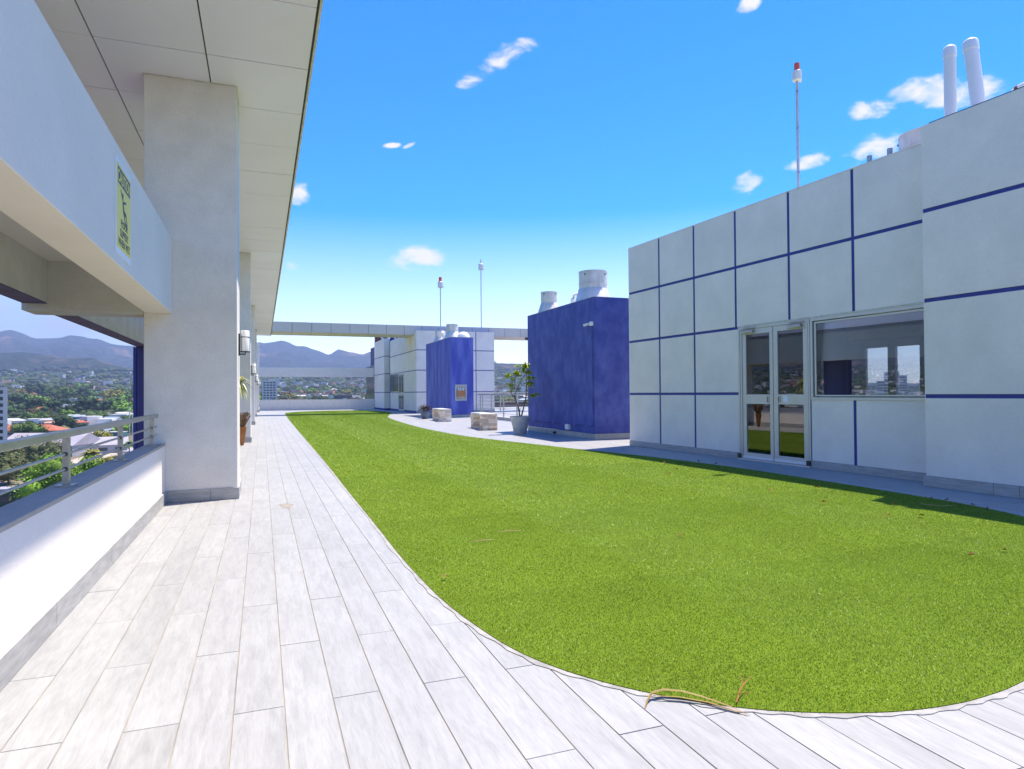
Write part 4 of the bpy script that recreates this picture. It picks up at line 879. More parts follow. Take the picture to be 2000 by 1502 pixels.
for i, (x, y) in enumerate(DEB):
    o = bpy.data.objects.new('dry_leaf', lm_); C.objects.link(o); o.location = (x, y, .022); s_ = random.uniform(.55, 1.25); o.scale = (s_, s_, s_*random.uniform(.7, 1.6)); o.rotation_euler = (random.uniform(-.3, .3), random.uniform(-.3, .3), random.uniform(0, 6.28))
    sh = 'on shaded turf' if x > 7.2 or (y < 6 and x > 6.5) else 'on sunlit turf'
    nr = 'near the projecting block' if (x > 5.5 and y < 6.2) else ('by the double door side' if x > 5.5 and y < 8 else ('far right' if x > 5.5 else 'mid lawn'))
    tag(o, 'small curled dry brown leaf %s, %s' % (sh, nr), 'leaf', 'dry leaves %s, %s' % (sh, nr))
for pts, lab in (([(2.12, 5.99, .025), (2.2, 6.0, .032), (2.3, 5.97, .028), (2.33, 6.0, .025)], 'thin pale dry stalk lying near the middle of the turf'), ([(1.75, 5.72, .024), (1.85, 5.70, .03), (1.95, 5.71, .026)], 'short pale dry stalk nearer the left turf edge'), ([(7.35, 5.35, .03), (7.2, 5.38, .03), (7.12, 5.52, .035), (7.2, 5.62, .03)], 'curled reddish stalk in the shade near the block')):
    o = MB().tube(pts, .004, 5).build('dry_stalk', M['drygrass2'], None); tag(o, lab, 'stalk')
# ------------------------------------------------------------------ ground and hills
RR = [0, 450, 700, 1000, 1300, 1700, 2400, 3000]; ZZ = [-26, -26, -20, -12.5, -6.5, 10, 50, 90]
def gz(r): return float(np.interp(r, RR, ZZ))
def gz2(a, r):      # the plain stays low toward the sea in the east
    z = gz(r); f = min(1, max(0, (a-24)/12)); f = f*f*(3-2*f); return z*(1-f)+min(z, -14)*f
FARP = [(-60, 3.6), (-52, 4.2), (-45, 3.5), (-38, 4.4), (-30, 3.9), (-24, 4.6), (-20, 4.2), (-17, 4.46), (-16.65, 4.58), (-16.23, 4.57), (-15.72, 4.42), (-15.37, 4.22), (-15.11, 4.12), (-14.64, 4.09), (-13.75, 4.22), (-12.84, 4.47), (-12.22, 4.35), (-11.81, 4.22), (-11.27, 4.24), (-10.79, 4.03), (-10.47, 3.89), (-9.72, 3.84), (-8.92, 3.79),
        (-6, 4.2), (-3, 4.0), (-0.13, 4.3), (0.22, 4.22), (1.54, 4.44), (1.94, 4.36), (2.42, 4.08), (2.72, 3.94), (3.02, 4.0), (3.3, 4.01), (3.77, 3.8), (4.51, 3.6), (5.14, 3.31), (5.41, 3.37), (5.95, 3.74), (6.28, 3.7), (6.82, 3.58), (7.03, 3.6), (7.51, 3.52), (7.94, 3.42), (8.7, 3.61), (11, 3.3), (14, 3.5), (17, 3.1), (18.6, 2.95), (19.11, 2.76), (19.3, 2.6), (20, 1.8), (24, 1.6), (30, 1.2), (40, .7), (60, .3), (90, .3)]
NEARP = [(-60, 2.2), (-45, 2.8), (-30, 2.5), (-20, 3.2), (-16.98, 3.1), (-16.14, 3.08), (-15.28, 2.99), (-14.58, 2.96), (-13.96, 2.92), (-13.29, 2.83), (-12.59, 2.85), (-11.65, 2.85), (-10.95, 2.55), (-10.21, 2.28), (-8.93, 2.03), (-4, 1.7), (0, 1.9), (5, 1.7), (9, 1.8), (14, 2.3), (19, 2.58), (20.5, 2.6), (22, 2.56), (26, 2.2), (32, 1.3), (42, .5), (60, .1), (90, .0)]
fa, fe = zip(*FARP); na, ne = zip(*NEARP)
RN, RF = 4000.0, 7000.0
def hh(azd, r):
    if r <= 3000: base = gz2(azd, r)
    else:
        hN = RN*math.tan(R(float(np.interp(azd, na, ne)))); hF = RF*math.tan(R(float(np.interp(azd, fa, fe))))
        if r <= RN: t = (r-3000)/(RN-3000); g9 = gz2(azd, 3000); base = g9+(hN-g9)*(t**1.25) if hN > 90 else g9*(1-t)+min(hN, g9+60)*t
        elif r <= 4700: t = (r-RN)/700; base = hN*(1-.3*t)
        elif r <= RF: t = (r-4700)/(RF-4700); base = hN*.7+(hF-hN*.7)*t**1.1
        else: base = hF*(1-(r-RF)/9000)
    a = R(azd); x, y = r*math.sin(a), r*math.cos(a)
    if r > 2000:
        k = min(1, (r-2000)/1200); rid = 1-abs(noise.fractal(Vector((x/620, y/620, 3.1)), .9, 2.1, 5))*1.6; fine = noise.fractal(Vector((x/230, y/230, 7)), 1, 2.1, 4)
        amp = max(base, 20)*.42*k*min(1, abs(r-RN)/500+.04)*min(1, abs(r-RF)/900+.04)
        base += (rid-.75)*amp+fine*14*k*(0.5 if min(abs(r-RN), abs(r-RF)) < 150 else 1)
    return base
def polar(name, azs, rs, m, closed, fn):
    V = [];
    for r in rs:
        for a in azs: z = fn(a, r); V.append((r*math.sin(R(a)), r*math.cos(R(a)), z))
    n = len(azs); F = []
    for i in range(len(rs)-1):
        for j in range(n if closed else n-1): k = (j+1) % n; F.append((i*n+j, i*n+k, (i+1)*n+k, (i+1)*n+j))
    o = np_mesh(name, V, F, m, None, 4, kind='structure'); o.data.shade_smooth(); return o
gm = mat('scrubby_city_ground', (0.075, 0.085, 0.04), 0.95, vcol=(0.17, 0.13, 0.09), vscale=.02, detail=9, vlow=.42, vhigh=.62)
polar('ground', [i*3 for i in range(120)], [2, 60, 120, 200, 300, 450, 575, 700, 850, 1000, 1150, 1300, 1500, 1700, 2000], gm, True, lambda a, r: gz2(a if a <= 180 else a-360, r))
m, nn, ll, b = new_mat('wooded_hillside')
g = nn.new('ShaderNodeNewGeometry'); mp_ = nn.new('ShaderNodeMapping'); ll.new(g.outputs['Position'], mp_.inputs[0])
def ns(scale, det, st=(1, 1, 1)):
    mq = nn.new('ShaderNodeMapping'); mq.inputs['Scale'].default_value = st; ll.new(g.outputs['Position'], mq.inputs[0]); t = nn.new('ShaderNodeTexNoise'); t.inputs['Scale'].default_value = scale; t.inputs['Detail'].default_value = det; t.inputs['Roughness'].default_value = .65; ll.new(mq.outputs[0], t.inputs[0]); return t.outputs[0]
r1 = nn.new('ShaderNodeValToRGB'); r1.color_ramp.elements[0].position = .35; r1.color_ramp.elements[0].color = (.007, .014, .007, 1); r1.color_ramp.elements[1].position = .65; r1.color_ramp.elements[1].color = (.034, .046, .024, 1); ll.new(ns(.022, 8), r1.inputs[0])
r2 = nn.new('ShaderNodeMapRange'); r2.inputs['From Min'].default_value = .56; r2.inputs['From Max'].default_value = .66; ll.new(ns(.0016, 7), r2.inputs['Value'])
mx = nn.new('ShaderNodeMix'); mx.data_type = 'RGBA'; ll.new(r2.outputs[0], mx.inputs[0]); ll.new(r1.outputs[0], mx.inputs[6]); mx.inputs[7].default_value = (.13, .085, .055, 1); ll.new(mx.outputs[2], b.inputs['Base Color']); b.inputs['Roughness'].default_value = 1; b.inputs['Specular IOR Level'].default_value = 0
bp = nn.new('ShaderNodeBump'); bp.inputs['Strength'].default_value = 1.0; bp.inputs['Distance'].default_value = 30; ll.new(ns(.02, 6), bp.inputs['Height']); ll.new(bp.outputs[0], b.inputs['Normal'])
HILL = m
azs = list(np.arange(-64, 84, .28)); rs = list(np.linspace(1990, 4700, 44))+list(np.linspace(4790, 8600, 36))
polar('hills', azs, rs, HILL, False, hh)
polar('far_plain', [84+i*4 for i in range(54)], [1990, 3000, 5000, 8600], gm, False, lambda a, r: gz(min(r, 1700))-4)
# ------------------------------------------------------------------ trees of the city
TM = [mat('fresh_green_crown', (0.13, 0.25, 0.022), .7, isl=.5, spec=.2), mat('olive_crown', (0.085, 0.10, 0.035), .8, isl=.4, spec=.2), mat('mid_green_crown', (0.060, 0.115, 0.018), .8, isl=.5, spec=.2), mat('dark_green_crown', (0.026, 0.052, 0.014), .8, isl=.5, spec=.2), mat('yellow_green_crown', (0.18, 0.17, 0.025), .8, isl=.4, spec=.2), mat('rusty_crown', (0.12, 0.07, 0.035), .8, isl=.4, spec=.2)]
ntrunk = mat('city_tree_trunk', (.08, .06, .045), .9)
def crown_mesh(m, seed, nq, leafs, flat=.62, name='crown'):
    rg = np.random.default_rng(seed); nb_ = 13
    cen = np.stack([rg.normal(0, .22, nb_), rg.normal(0, .22, nb_), rg.uniform(.25, .62, nb_)], 1); cen[:, 2] *= flat/.62; rad = rg.uniform(.16, .28, nb_)
    V, F = [], []
    for c_, r_ in zip(cen, rad):      # inner masses
        b0 = len(V); ico = [(0, 0, 1), (.89, 0, .45), (.28, .85, .45), (-.72, .53, .45), (-.72, -.53, .45), (.28, -.85, .45), (.72, .53, -.45), (-.28, .85, -.45), (-.89, 0, -.45), (-.28, -.85, -.45), (.72, -.53, -.45), (0, 0, -1)]
        for p in ico: V.append(tuple(c_+np.array(p)*r_*.72*rg.uniform(.8, 1.1)))
        for f in ((0, 1, 2), (0, 2, 3), (0, 3, 4), (0, 4, 5), (0, 5, 1), (1, 6, 2), (2, 7, 3), (3, 8, 4), (4, 9, 5), (5, 10, 1), (6, 7, 2), (7, 8, 3), (8, 9, 4), (9, 10, 5), (10, 6, 1), (11, 7, 6), (11, 8, 7), (11, 9, 8), (11, 10, 9), (11, 6, 10)): F.append(tuple(b0+i for i in f))
    k = rg.integers(0, nb_, nq)
    d = rg.normal(0, 1, (nq, 3)); d /= np.linalg.norm(d, axis=1)[:, None]
    p = cen[k]+d*rad[k][:, None]*rg.uniform(.72, 1.12, nq)[:, None]; e = rg.normal(0, 1, (nq, 3)); u = np.cross(d+e*.7, (0.3, .5, 1)); u /= np.linalg.norm(u, axis=1)[:, None]; w_ = np.cross(d+e*.5, u); w_ /= np.linalg.norm(w_, axis=1)[:, None]
    s_ = leafs*rg.uniform(.6, 1.4, nq)[:, None]; b0 = len(V)
    q = np.stack([p+u*s_, p+w_*s_*.8, p-u*s_*.9-w_*s_*.4], 1).reshape(-1, 3); V = np.concatenate([np.array(V), q]); F = F+[(b0+3*i, b0+3*i+1, b0+3*i+2) for i in range(nq)]
    me = bpy.data.meshes.new(name); nf = len(F); me.vertices.add(len(V)); me.vertices.foreach_set('co', V.astype(np.float32).ravel()); me.loops.add(nf*3); me.loops.foreach_set('vertex_index', np.array(F, np.int32).ravel()); me.polygons.add(nf); me.polygons.foreach_set('loop_start', np.arange(0, nf*3, 3, dtype=np.int32)); me.polygons.foreach_set('loop_total', np.full(nf, 3, np.int32)); me.materials.append(m); me.update(calc_edges=True); return me
CR = {}
for k in range(6):
    for lod, (nq, ls) in enumerate(((6500, .022), (1500, .040), (420, .07))):
        CR[k, lod] = [crown_mesh(TM[k], 100*k+10*lod+s_, nq, ls) for s_ in range(1 if lod == 0 else 2)]
tr_ = MB().tube([(0, 0, -.02), (0, 0, .2), (.02, .01, .45)], [.04, .03, .015], 6); tr_.tube([(0, 0, .2), (.15, .05, .42)], [.02, .01], 5); tr_.tube([(0, 0, .22), (-.14, -.06, .42)], [.02, .01], 5)
TRM = tr_.mesh('trunk', ntrunk)
kinds = ['bright green round', 'thin olive scrubby', 'mid green', 'dark green broad', 'yellow green', 'rusty brown']
where = {0: 'large bright green tree just below the parapet railing, left'}
def tree(x, y, w, k, label, group, lod):
    if group:
        azd = math.degrees(math.atan2(x, y)); rr0 = math.hypot(x, y)
        reg = 'over the left railing' if azd < -6 else ('through the far opening' if azd < 14 else 'in the gap beside the blue tower')
        dist = 'nearer' if rr0 < 800 else ('middle distance' if rr0 < 1200 else 'farther')
        size = 'small' if w < 15 else ('medium' if w < 22 else 'large')
        label = '%s %s %s tree seen %s' % (dist, size, kinds[k], reg); group = 'city trees: '+label
    r_ = math.hypot(x, y); t = empty('tree', (x, y, gz(r_)), random.uniform(0, 6.28), label=label, cat='tree', group=group)
    s_ = w/1.0; t.scale = (s_, s_, s_*random.uniform(.8, 1.05))
    c_ = bpy.data.objects.new('crown', random.choice(CR[k, lod])); C.objects.link(c_); c_.parent = t
    q = bpy.data.objects.new('trunk', TRM); C.objects.link(q); q.parent = t
T1 = [(-50, 200, 16.3, 0), (-79, 269, 13.7, 1), (-85, 304, 11.8, 1), (-100, 331, 12.7, 1), (-87, 353, 11.1, 1), (-56, 258, 6.1, 0), (-128, 462, 16.6, 2), (-126, 478, 12.7, 0), (-125, 536, 17.6, 3), (-95, 440, 9.3, 3), (-52, 257, 6.8, 4), (-50, 271, 8.2, 4), (-53, 303, 4.9, 2), (-79, 408, 10.9, 4), (-266, 918, 24.7, 3), (-221, 750, 14.4, 2), (-209, 774, 23.0, 3), (-211, 813, 21.1, 2), (-190, 769, 23.1, 3), (-216, 909, 21.4, 3), (-175, 766, 16.1, 3), (-166, 764, 23.2, 3), (-166, 803, 24.5, 3), (-160, 823, 23.0, 3), (-167, 897, 21.6, 2), (-142, 818, 19.8, 0), (-121, 734, 18.8, 0), (-141, 891, 19.3, 2), (-163, 615, 16.7, 2), (-172, 616, 13.5, 2), (-357, 1346, 39.2, 3), (-307, 1220, 33.4, 2), (-266, 1135, 31.3, 2), (-284, 1271, 33.5, 3), (-273, 1306, 34.6, 2), (-238, 1203, 28.9, 2), (-218, 1172, 28.2, 4), (-205, 1195, 29.0, 2), (-209, 1301, 29.9, 2), (-316, 1104, 28.4, 2), (-334, 1200, 27.8, 5), (-330, 1344, 29.9, 3), (-321, 1383, 30.9, 5), (-310, 1427, 37.7, 2), (-87, 503, 8.8, 0), (-82, 518, 7.0, 2),
      (-74, 250, 12, 1), (-92, 300, 11, 1), (-84, 330, 10, 1), (-100, 360, 12, 1), (-60, 232, 7, 1), (-47, 235, 7, 0)]
LB = {0: 'large bright green tree just beyond the railing at the left', 1: 'thin olive tree left of the big bright one, behind the rods', 2: 'olive scrub tree behind the bright tree, left of the grey shed', 3: 'olive tree at the left edge above the rods', 4: 'small olive tree standing in front of the grey shed roof', 5: 'small bright tree right of the biggest one below the rods',
      6: 'dark rounded tree in front of the red roofed house', 7: 'bright green tree in front of the right end of the red roof', 8: 'dark dense tree just right of the red roofed house', 9: 'small dark tree beside the teal building', 10: 'yellow green bush below the coconut palm', 11: 'yellow green bush right of the coconut palm', 12: 'little green tree at the end of the sandy yard', 13: 'low yellow bush left of the sandy yard'}
for i, (x, y, w, k) in enumerate(T1):
    r_ = math.hypot(x, y); lod = 0 if r_ < 240 else (1 if r_ < 620 else 2)
    if i in LB: tree(x, y, w, k, LB[i], None, lod)
    else: tree(x, y, w, k, kinds[k]+' tree in the wooded belt of the city', 'trees of the city below, '+kinds[k], lod)
HOUSE_SPOTS = []
def clear(x, y, d): return all((x-a)**2+(y-b_)**2 > (d+c_*.8)**2 for a, b_, c_ in HOUSE_SPOTS)
# houses -----------------------------------------------------------
HW = [mat('pale_house_wall', (.62, .60, .56), .85, var=.1, vscale=.3), mat('cream_house_wall', (.60, .52, .40), .85, var=.1, vscale=.3), mat('rose_house_wall', (.55, .36, .30), .85, var=.1, vscale=.3), mat('grey_house_wall', (.36, .36, .37), .85, var=.1, vscale=.3), mat('teal_wall', (.01, .17, .19), .8, var=.15, vscale=.3)]
HR = [mat('white_sheet_roof', (.56, .55, .54), .6, var=.35, vscale=.35, objrand=.25), mat('red_tile_roof', (.42, .11, .05), .85, vcol=(.30, .09, .05), vscale=.4), mat('grey_sheet_roof', (.34, .32, .36), .6, var=.2, vscale=.2), mat('salmon_roof', (.55, .27, .18), .8, var=.15, vscale=.3), mat('blue_grey_roof', (.25, .30, .38), .6, var=.1, vscale=.3)]
wing = mat('dark_window', (.03, .04, .055), .25)
def house(x, y, rz, w, d, h, wm, rm, label, group=None, roof='gable', wins=(4, 1), name='house', wmat=None, parts=True, cat='house', zb=None):
    r_ = math.hypot(x, y); z = gz(r_) if zb is None else zb; HOUSE_SPOTS.append((x, y, max(w, d)*.6))
    if parts: t = empty(name, (x, y, z), rz, label=label, cat=cat, group=group, local=True)
    wb = MB().box(-w/2, w/2, -d/2, d/2, -2, h); rb = MB(); o = .5; rh = min(w, d)*.22
    if roof == 'gable':
        A = [(-w/2-o, -d/2-o, h), (w/2+o, -d/2-o, h), (w/2+o, 0, h+rh), (-w/2-o, 0, h+rh), (-w/2-o, d/2+o, h), (w/2+o, d/2+o, h)]
        for q in ((0, 1, 2, 3), (3, 2, 5, 4), (0, 3, 4), (1, 5, 2), (0, 4, 5, 1)): rb.poly([A[i] for i in q])
    elif roof == 'hip':
        A = [(-w/2-o, -d/2-o, h), (w/2+o, -d/2-o, h), (w/2+o, d/2+o, h), (-w/2-o, d/2+o, h), (-w/2+d/2, 0, h+rh), (w/2-d/2, 0, h+rh)]
        for q in ((0, 1, 5, 4), (1, 2, 5), (2, 3, 4, 5), (3, 0, 4), (0, 3, 2, 1)): rb.poly([A[i] for i in q])
    else: rb.box(-w/2-.15, w/2+.15, -d/2-.15, d/2+.15, h+.01, h+.5)
    if parts:
        wb.build('wall', wmat or HW[wm], t); rb.build('roof', HR[rm], t)
        nx, nz_ = wins; me = None
        for i in range(nx):
            for j in range(nz_):
                cx_ = -w/2+(i+.5)*w/nx; cz = (j+.5)*h/nz_; ww, wh = w/nx*.27, min(1.3, h/nz_*.28)
                if me is None: me = MB().box(-ww, ww, -.06, .06, -wh/2-.2, wh/2+.2).mesh('window', wing)
                q = bpy.data.objects.new('window', me); C.objects.link(q); q.parent = t; q.location = (cx_, -d/2-.02, cz)
        return t
    return wb, rb
# near ones, from the left window
house(-131, 470, R(-14), 42, 15, 6.5, 3, 1, 'long two storey house with red tiled hip roof, left', roof='hip', wins=(9, 2))
house(-92, 368, R(-20), 34, 24, 5, 3, 2, 'big grey sheet metal shed with ridged roof, behind the railing post', roof='gable', wins=(5, 1))
house(-72, 372, R(10), 20, 16, 4, 3, 2, 'second grey metal roof right of the railing post', roof='gable', wins=(3, 1))
house(-59, 201, R(-10), 6.5, 5, 4, 4, 2, 'small dark green shed below the railing at the far left', roof='flat', wins=(1, 1), name='shed', cat='shed', wmat=mat('dark_green_shed', (.03, .06, .035), .8))
house(-92, 448, R(-12), 9, 8, 5.5, 4, 0, 'teal painted building left of the railing post', roof='flat', wins=(1, 2))
house(-86, 470, R(-12), 14, 8, 4.2, 4, 0, 'low teal building with white flat roof near the railing post', roof='flat', wins=(4, 1))
house(-57, 372, R(5), 15, 26, .6, 3, 2, 'large plain lilac grey flat roof beside the blue fin', roof='flat', wins=(0, 0), name='flat_roof_building', cat='building')
tw = empty('dark_glass_tower', (-109.0, 362, -26), R(19), label='dark glass office tower with white window stack, left edge', cat='tower', local=True)
MB().box(-16, -1.6, -8, 8, 0, 32.5).build('glass_body', M['darkglass'], tw); MB().box(-.7, .9, -8.2, 8, 0, 31.5).build('white_fin', HW[0], tw); MB().box(-1.6, -.7, -8, 8, 0, 31).build('recess', M['darkglass'], tw); MB().box(-16, -1.0, -8.1, 8, 32.5, 34).build('roof_cap', HW[0], tw)
for k in range(11): MB().box(-1.7, -.69, -8.15, -8.0, 1.2+k*2.9, 2.5+k*2.9).build('white_spandrel', HW[0], tw)
mt = empty('white_tower', (9.5, 850, -16), label='white ten storey tower block seen through the far opening', cat='tower', local=True)
MB().box(-9.2, 7.6, -7, 7, -5, 34).build('wall', HW[0], mt)
MB().box(-2, 4, -4, 4, 34, 36.4).build('roof_box', HW[3], mt)
wme = MB().box(-1.25, 1.25, -.1, .1, -.75, .75).mesh('window', wing)
for i in range(4):
    for j in range(11):
        q = bpy.data.objects.new('window', wme); C.objects.link(q); q.parent = mt; q.location = (-6.6+i*3.65, -7.1, 1.2+j*3.05)
hs_ = [(-153, 677, 24, 11, 0, 0), (-130, 604, 17, 9, 0, 4), (-126, 628, 18, 9, 0, 0), (-119, 639, 20, 10, 0, 0), (-117, 682, 22, 9, 0, 0), (-147, 592, 14, 8, 3, 3), (-153, 595, 12, 8, 0, 0), (-173, 593, 20, 10, 0, 0), (-122, 559, 13, 9, 2, 1), (-108, 554, 16, 9, 0, 0), (-137, 700, 14, 8, 0, 2), (-142, 640, 13, 8, 3, 4), (-110, 600, 15, 9, 0, 4), (-102, 580, 12, 8, 3, 2), (-131, 655, 12, 9, 2, 0), (-118, 575, 10, 8, 0, 0), (-106, 655, 14, 8, 0, 0), (-98, 530, 12, 8, 0, 0), (-93, 500, 13, 9, 3, 4), (-130, 575, 11, 8, 0, 0), (-175, 768, 18, 9, 0, 0), (-270, 1050, 30, 12, 1, 0), (-247, 1086, 36, 12, 1, 0), (-238, 980, 22, 9, 0, 2)]
HL = ['low white house among the cluster', 'small pale house with blue grey roof in the cluster', 'small grey house in the cluster', 'small rose coloured house in the cluster']
for i, (x, y, w, d, wm, rm) in enumerate(hs_):
    w *= .72; d *= .8; house(x, y, R(random.uniform(-35, 15)), w, d, random.choice((3.5, 5.5)), wm, rm, ['white', 'cream', 'rose', 'grey'][wm]+' walled house with '+['white', 'red', 'grey', 'salmon', 'blue grey'][rm]+' roof in the city below', 'small houses of the city below, '+['white', 'cream', 'rose', 'grey'][wm]+' walls and '+['white', 'red', 'grey', 'salmon', 'blue grey'][rm]+' roof', roof=random.choice(('flat', 'gable', 'hip', 'flat')), wins=(4, 1))
for x, y, w, d, h, wm, rm, lab in [(40, 950, 36, 14, 8, 3, 3, 'grey three storey block with rusty roof beside the white tower'), (58, 930, 16, 12, 9, 3, 2, 'pale beige block with a row of dark windows'), (112, 1010, 26, 12, 12, 3, 2, 'dark brown office block seen through the far opening'), (92, 900, 22, 10, 5, 1, 0, 'low cream building left of the bare tree'), (122, 930, 12, 10, 9, 1, 0, 'narrow cream block right of the dark office block'), (140, 880, 30, 12, 4.5, 2, 1, 'low rose building with red roof near the glazed wing')]:
    t = house(x, y, R(-4), w, d, h, wm, rm, lab, roof='flat', wins=(6, 2), wmat=mat('dark_brown_wall', (.06, .045, .05), .8) if lab[:4] == 'dark' else None)
# masts
for i, (x, y) in enumerate(((-80.5, 492), (-79.2, 494))):
    t = empty('flag_pole', (x, y, gz(500)), label=['taller white lamp pole seen beside the blue fin', 'shorter white lamp pole seen beside the blue fin'][i], cat='pole'); MB().tube([(x, y, gz(500)), (x, y, gz(500)+(19 if i == 0 else 13))], .25, 6).build('pole', HW[0], t)
def palm(x, y, h, L, label):
    z = gz(math.hypot(x, y)); t = empty('palm_tree', (x, y, z), label=label, cat='palm', group='coconut palms'); MB().tube([(x, y, z-.3), (x+.3, y, z+h*.5), (x+.2, y, z+h)], [.3, .22, .18], 7).build('trunk', ntrunk, t)
    mb = MB(); c_ = Vector((x+.2, y, z+h))
    for i in range(22):
        a = i*2.4; e = random.uniform(-.2, 1.1); d = Vector((math.cos(a)*math.cos(e), math.sin(a)*math.cos(e), math.sin(e))); s_ = Vector((-math.sin(a), math.cos(a), 0))
        P = [c_+d*L*f-Vector((0, 0, L*.65*f*f)) for f in (0, .25, .5, .75, 1)]
        for j in range(4):
            w0, w1 = (.1, .75, .8, .55, .05)[j], (.1, .75, .8, .55, .05)[j+1]
            mb.poly([P[j], P[j+1], P[j+1]+s_*w1-Vector((0, 0, w1*.6)), P[j]+s_*w0-Vector((0, 0, w0*.6))]); mb.poly([P[j+1], P[j], P[j]-s_*w0-Vector((0, 0, w0*.6)), P[j+1]-s_*w1-Vector((0, 0, w1*.6))])
    mb.build('fronds', TM[4] if L > 3.9 else TM[2], t)
palm(-56.5, 272, 7.5, 4.2, 'coconut palm right of the first railing post'); palm(-56, 340, 6, 3.5, 'small palm in front of the lilac grey roof beside the fin')
yd = MB().box(-76, -58, 300, 372, -26.2, -25.9).build('sandy_yard', mat('pale_sand', (.42, .36, .30), .95, var=.2, vscale=.2), None, kind='structure')
rd = MB().box(-110, -60, 190, 262, -26.2, -25.93).build('dirt_lot', mat('earth_lot', (.27, .21, .16), .95, vcol=(.14, .10, .06), vscale=.12), None, kind='structure')
# random in-fill of trees and houses inside the views
random.seed(21)
def infill(az0, az1, r0, r1, nt, nh):
    got = 0
    for _ in range(nh*4):
        if got >= nh: break
        a, r_ = R(random.uniform(az0, az1)), random.uniform(r0, r1); x, y = r_*math.sin(a), r_*math.cos(a)
        if not clear(x, y, 14): continue
        wm, rm = random.choice((0, 0, 1, 2, 3)), random.choice((0, 0, 2, 3, 1, 4)); w, d = random.uniform(10, 20), random.uniform(8, 12)
        wb, rb = house(x, y, 0, w, d, random.uniform(3.5, 7), wm, rm, '', parts=False, roof=random.choice(('flat', 'gable', 'hip')))
        me = wb.mesh('house', HW[wm]); b0 = len(wb.v); v = wb.v+rb.v; f = wb.f+[tuple(i+b0 for i in q) for q in rb.f]; me = bpy.data.meshes.new('house'); me.from_pydata(v, [], f); me.materials.append(HW[wm]); me.materials.append(HR[rm])
        for pi in range(len(wb.f), len(f)): me.polygons[pi].material_index = 1
        o = bpy.data.objects.new('house', me); C.objects.link(o); o.location = (x, y, gz(r_)); o.rotation_euler = (0, 0, random.uniform(-.8, .8))
        nm = ['white', 'cream', 'rose', 'grey'][wm]; rn = ['white', 'red', 'grey', 'salmon', 'blue grey'][rm]
        tag(o, 'tiny distant %s walled house with %s roof among trees' % (nm, rn), 'house', 'distant %s houses with %s roofs' % (nm, rn)); got += 1
    got = 0
    for _ in range(nt*5):
        if got >= nt: break
        a, r_ = R(random.uniform(az0, az1)), r0+(r1-r0)*random.random()**.8; x, y = r_*math.sin(a), r_*math.cos(a)
        w = random.uniform(12, 22)
        if not clear(x, y, w*.45): continue
        k = random.choice((2, 2, 3, 3, 2, 0, 1, 5, 4)); tree(x, y, w, k, kinds[k]+' tree in the wooded belt of the city', 'trees of the city below, '+kinds[k], 2); got += 1
random.seed(5)
for q in range(60):
    a_, r__ = R(random.uniform(-15.5, -8.5)), random.uniform(500, 740); x, y = r__*math.sin(a_), r__*math.cos(a_); w = random.uniform(6, 11)
    if clear(x, y, 1.5): tree(x, y, w, random.choice((2, 3, 0, 2)), '', 'g', 2)
random.seed(21)
infill(-18, -8.2, 640, 1650, 95, 34)
infill(-1.2, 9.8, 560, 1650, 85, 42)
infill(18.3, 23, 400, 1500, 25, 12)
# woodland and hillside houses too small to count
ico = np.array([(0, 0, 1), (.89, 0, .45), (.28, .85, .45), (-.72, .53, .45), (-.72, -.53, .45), (.28, -.85, .45), (.72, .53, -.45), (-.28, .85, -.45), (-.89, 0, -.45), (-.28, -.85, -.45), (.72, -.53, -.45), (0, 0, -1)], float)
icf = np.array([(0, 1, 2), (0, 2, 3), (0, 3, 4), (0, 4, 5), (0, 5, 1), (1, 6, 2), (2, 7, 3), (3, 8, 4), (4, 9, 5), (5, 10, 1), (6, 7, 2), (7, 8, 3), (8, 9, 4), (9, 10, 5), (10, 6, 1), (11, 7, 6), (11, 8, 7), (11, 9, 8), (11, 10, 9), (11, 6, 10)])
def wood(name, n_, azr, rr_, size, m, seed):
    rg = np.random.default_rng(seed); a = np.radians(rg.uniform(azr[0], azr[1], n_)); r_ = rr_[0]+(rr_[1]-rr_[0])*rg.random(n_)**.9
    z = np.array([hh(math.degrees(q), w) if w > 2000 else gz2(math.degrees(q), w) for q, w in zip(a, r_)]); c_ = np.stack([r_*np.sin(a), r_*np.cos(a), z], 1)
    s_ = rg.uniform(size[0], size[1], n_); V = c_[:, None, :]+ico[None]*s_[:, None, None]*rg.uniform(.65, 1.2, (n_, 12, 3))*np.array([1, 1, .7]); V[:, :, 2] += s_[:, None]*.35
    F = icf[None]+12*np.arange(n_)[:, None, None]; return np_mesh(name, V.reshape(-1, 3), F.reshape(-1, 3), m, None, 3, kind='stuff')
wm_ = mat('distant_woodland_green', (0.040, 0.062, 0.022), .95, isl=.55, spec=.1)
wm2_ = mat('distant_olive_green', (0.075, 0.085, 0.035), .95, isl=.4, spec=.1)
tag(wood('woodland', 9000, (-62, 66), (620, 2200), (5, 9), wm_, 5), 'mass of small dark green trees filling the city plain', 'woodland')
tag(wood('woodland', 3500, (-62, 66), (500, 2100), (4, 7), wm2_, 8), 'olive green scrub scattered between the houses of the plain', 'woodland')
tag(wood('woodland', 7000, (-62, 50), (2100, 3300), (7, 12), wm_, 6), 'dark woodland at the foot of the mountains', 'woodland')
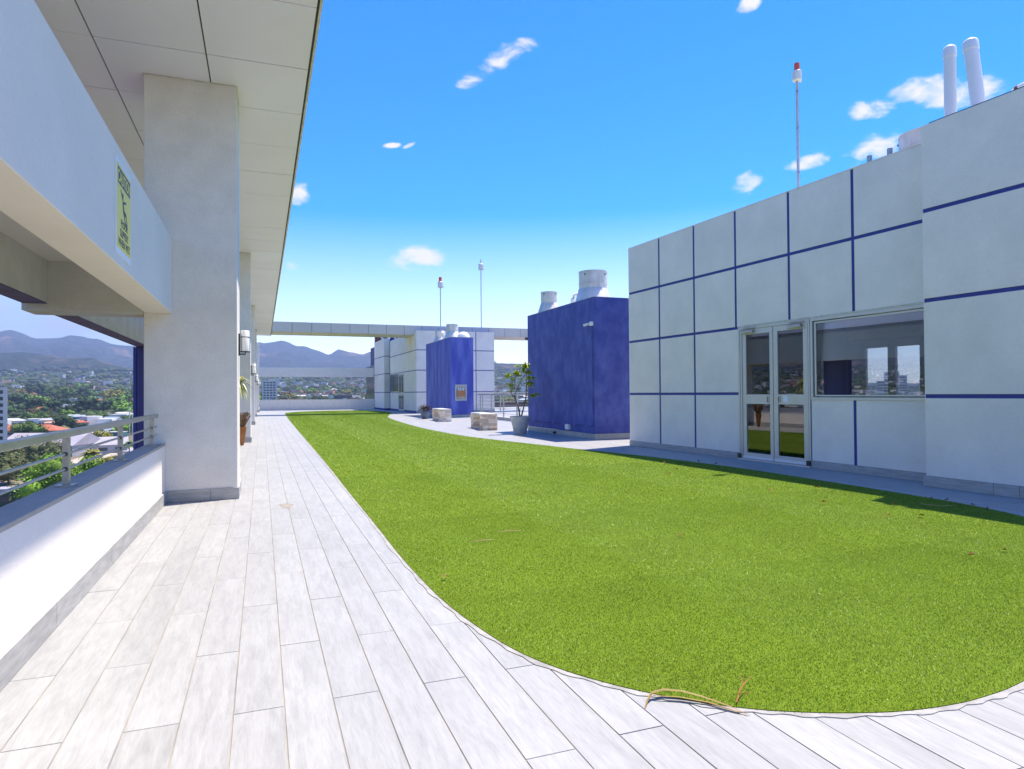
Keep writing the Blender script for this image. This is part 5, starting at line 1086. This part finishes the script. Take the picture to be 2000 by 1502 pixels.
def boxes(name, n_, azr, rr_, m, seed, hr=(3, 7), wr=(8, 22)):
    rg = np.random.default_rng(seed); V, F = [], []; k = 0
    while k < n_:
        a = rg.uniform(*azr); r_ = rg.uniform(*rr_); x, y = r_*math.sin(R(a)), r_*math.cos(R(a))
        if noise.noise(Vector((x/260, y/260, 0))) < rg.uniform(-.35, .25): continue
        z = hh(a, r_) if r_ > 2000 else gz2(a, r_); w, d, h = rg.uniform(*wr)/2, rg.uniform(7, 12)/2, rg.uniform(*hr)+3; t = rg.uniform(-.8, .8); c_, s_ = math.cos(t), math.sin(t); b0 = len(V)
        for zz_ in (z-3, z+h):
            for u, v in ((-w, -d), (w, -d), (w, d), (-w, d)): V.append((x+u*c_-v*s_, y+u*s_+v*c_, zz_))
        F += [tuple(b0+i for i in q) for q in ((4, 5, 6, 7), (0, 1, 5, 4), (1, 2, 6, 5), (2, 3, 7, 6), (3, 0, 4, 7))]; k += 1
    return np_mesh(name, V, F, m, None, 4, kind='stuff')
tag(boxes('hillside_houses', 1500, (-62, 62), (1500, 2900), mat('mixed_pale_walls', (.50, .46, .43), .9, isl=.45), 31), 'countless pale little houses at the foot of the mountains', 'houses')
tag(boxes('hillside_houses', 600, (-62, 62), (1300, 2700), HR[3], 32), 'salmon and red roofs sprinkled over the foothills', 'houses')
tag(boxes('plain_houses', 420, (-60, 62), (560, 1500), mat('mixed_white_walls', (.62, .60, .57), .9, isl=.3), 33), 'little white houses between the trees of the plain', 'houses')
# far towers seen through the room
for i, (azd, r_, w, h) in enumerate(((49.75, 1900, 30, 50), (50.3, 2000, 34, 74), (50.75, 2050, 38, 66), (52.9, 1500, 44, 48))):
    x, y = r_*math.sin(R(azd)), r_*math.cos(R(azd)); t = empty('city_tower', (x, y, -26), R(-azd), label=['lower pale tower, leftmost of the skyline seen through the window', 'tallest pale tower of the skyline seen through the window', 'broad pale tower of the skyline seen through the window', 'separate tower at the right of the skyline seen through the window'][i], cat='tower', group='far towers seen through the glass', local=True)
    MB().box(-w/2, w/2, -12, 12, 0, h).build('wall', HW[0] if i != 3 else HW[3], t)
    for k in range(int(h/7)): MB().box(-w/2+2, w/2-2, -12.3, -12.01, 3+k*7, 6+k*7).build('window_band', wing, t)
# ------------------------------------------------------------------ haze
hz = MB().box(-9300, 9300, -9300, 9300, -60, 690)
hm = bpy.data.materials.new('haze_air'); hm.use_nodes = True; hn = hm.node_tree.nodes; hl = hm.node_tree.links; hn.remove(hn['Principled BSDF'])
pv = hn.new('ShaderNodeVolumePrincipled'); pv.inputs['Color'].default_value = (.46, .62, 1.0, 1); pv.inputs['Density'].default_value = 0.88e-4; pv.inputs['Anisotropy'].default_value = 0.1; hl.new(pv.outputs[0], hn['Material Output'].inputs['Volume'])
hz.build('haze', hm, None, kind='stuff')
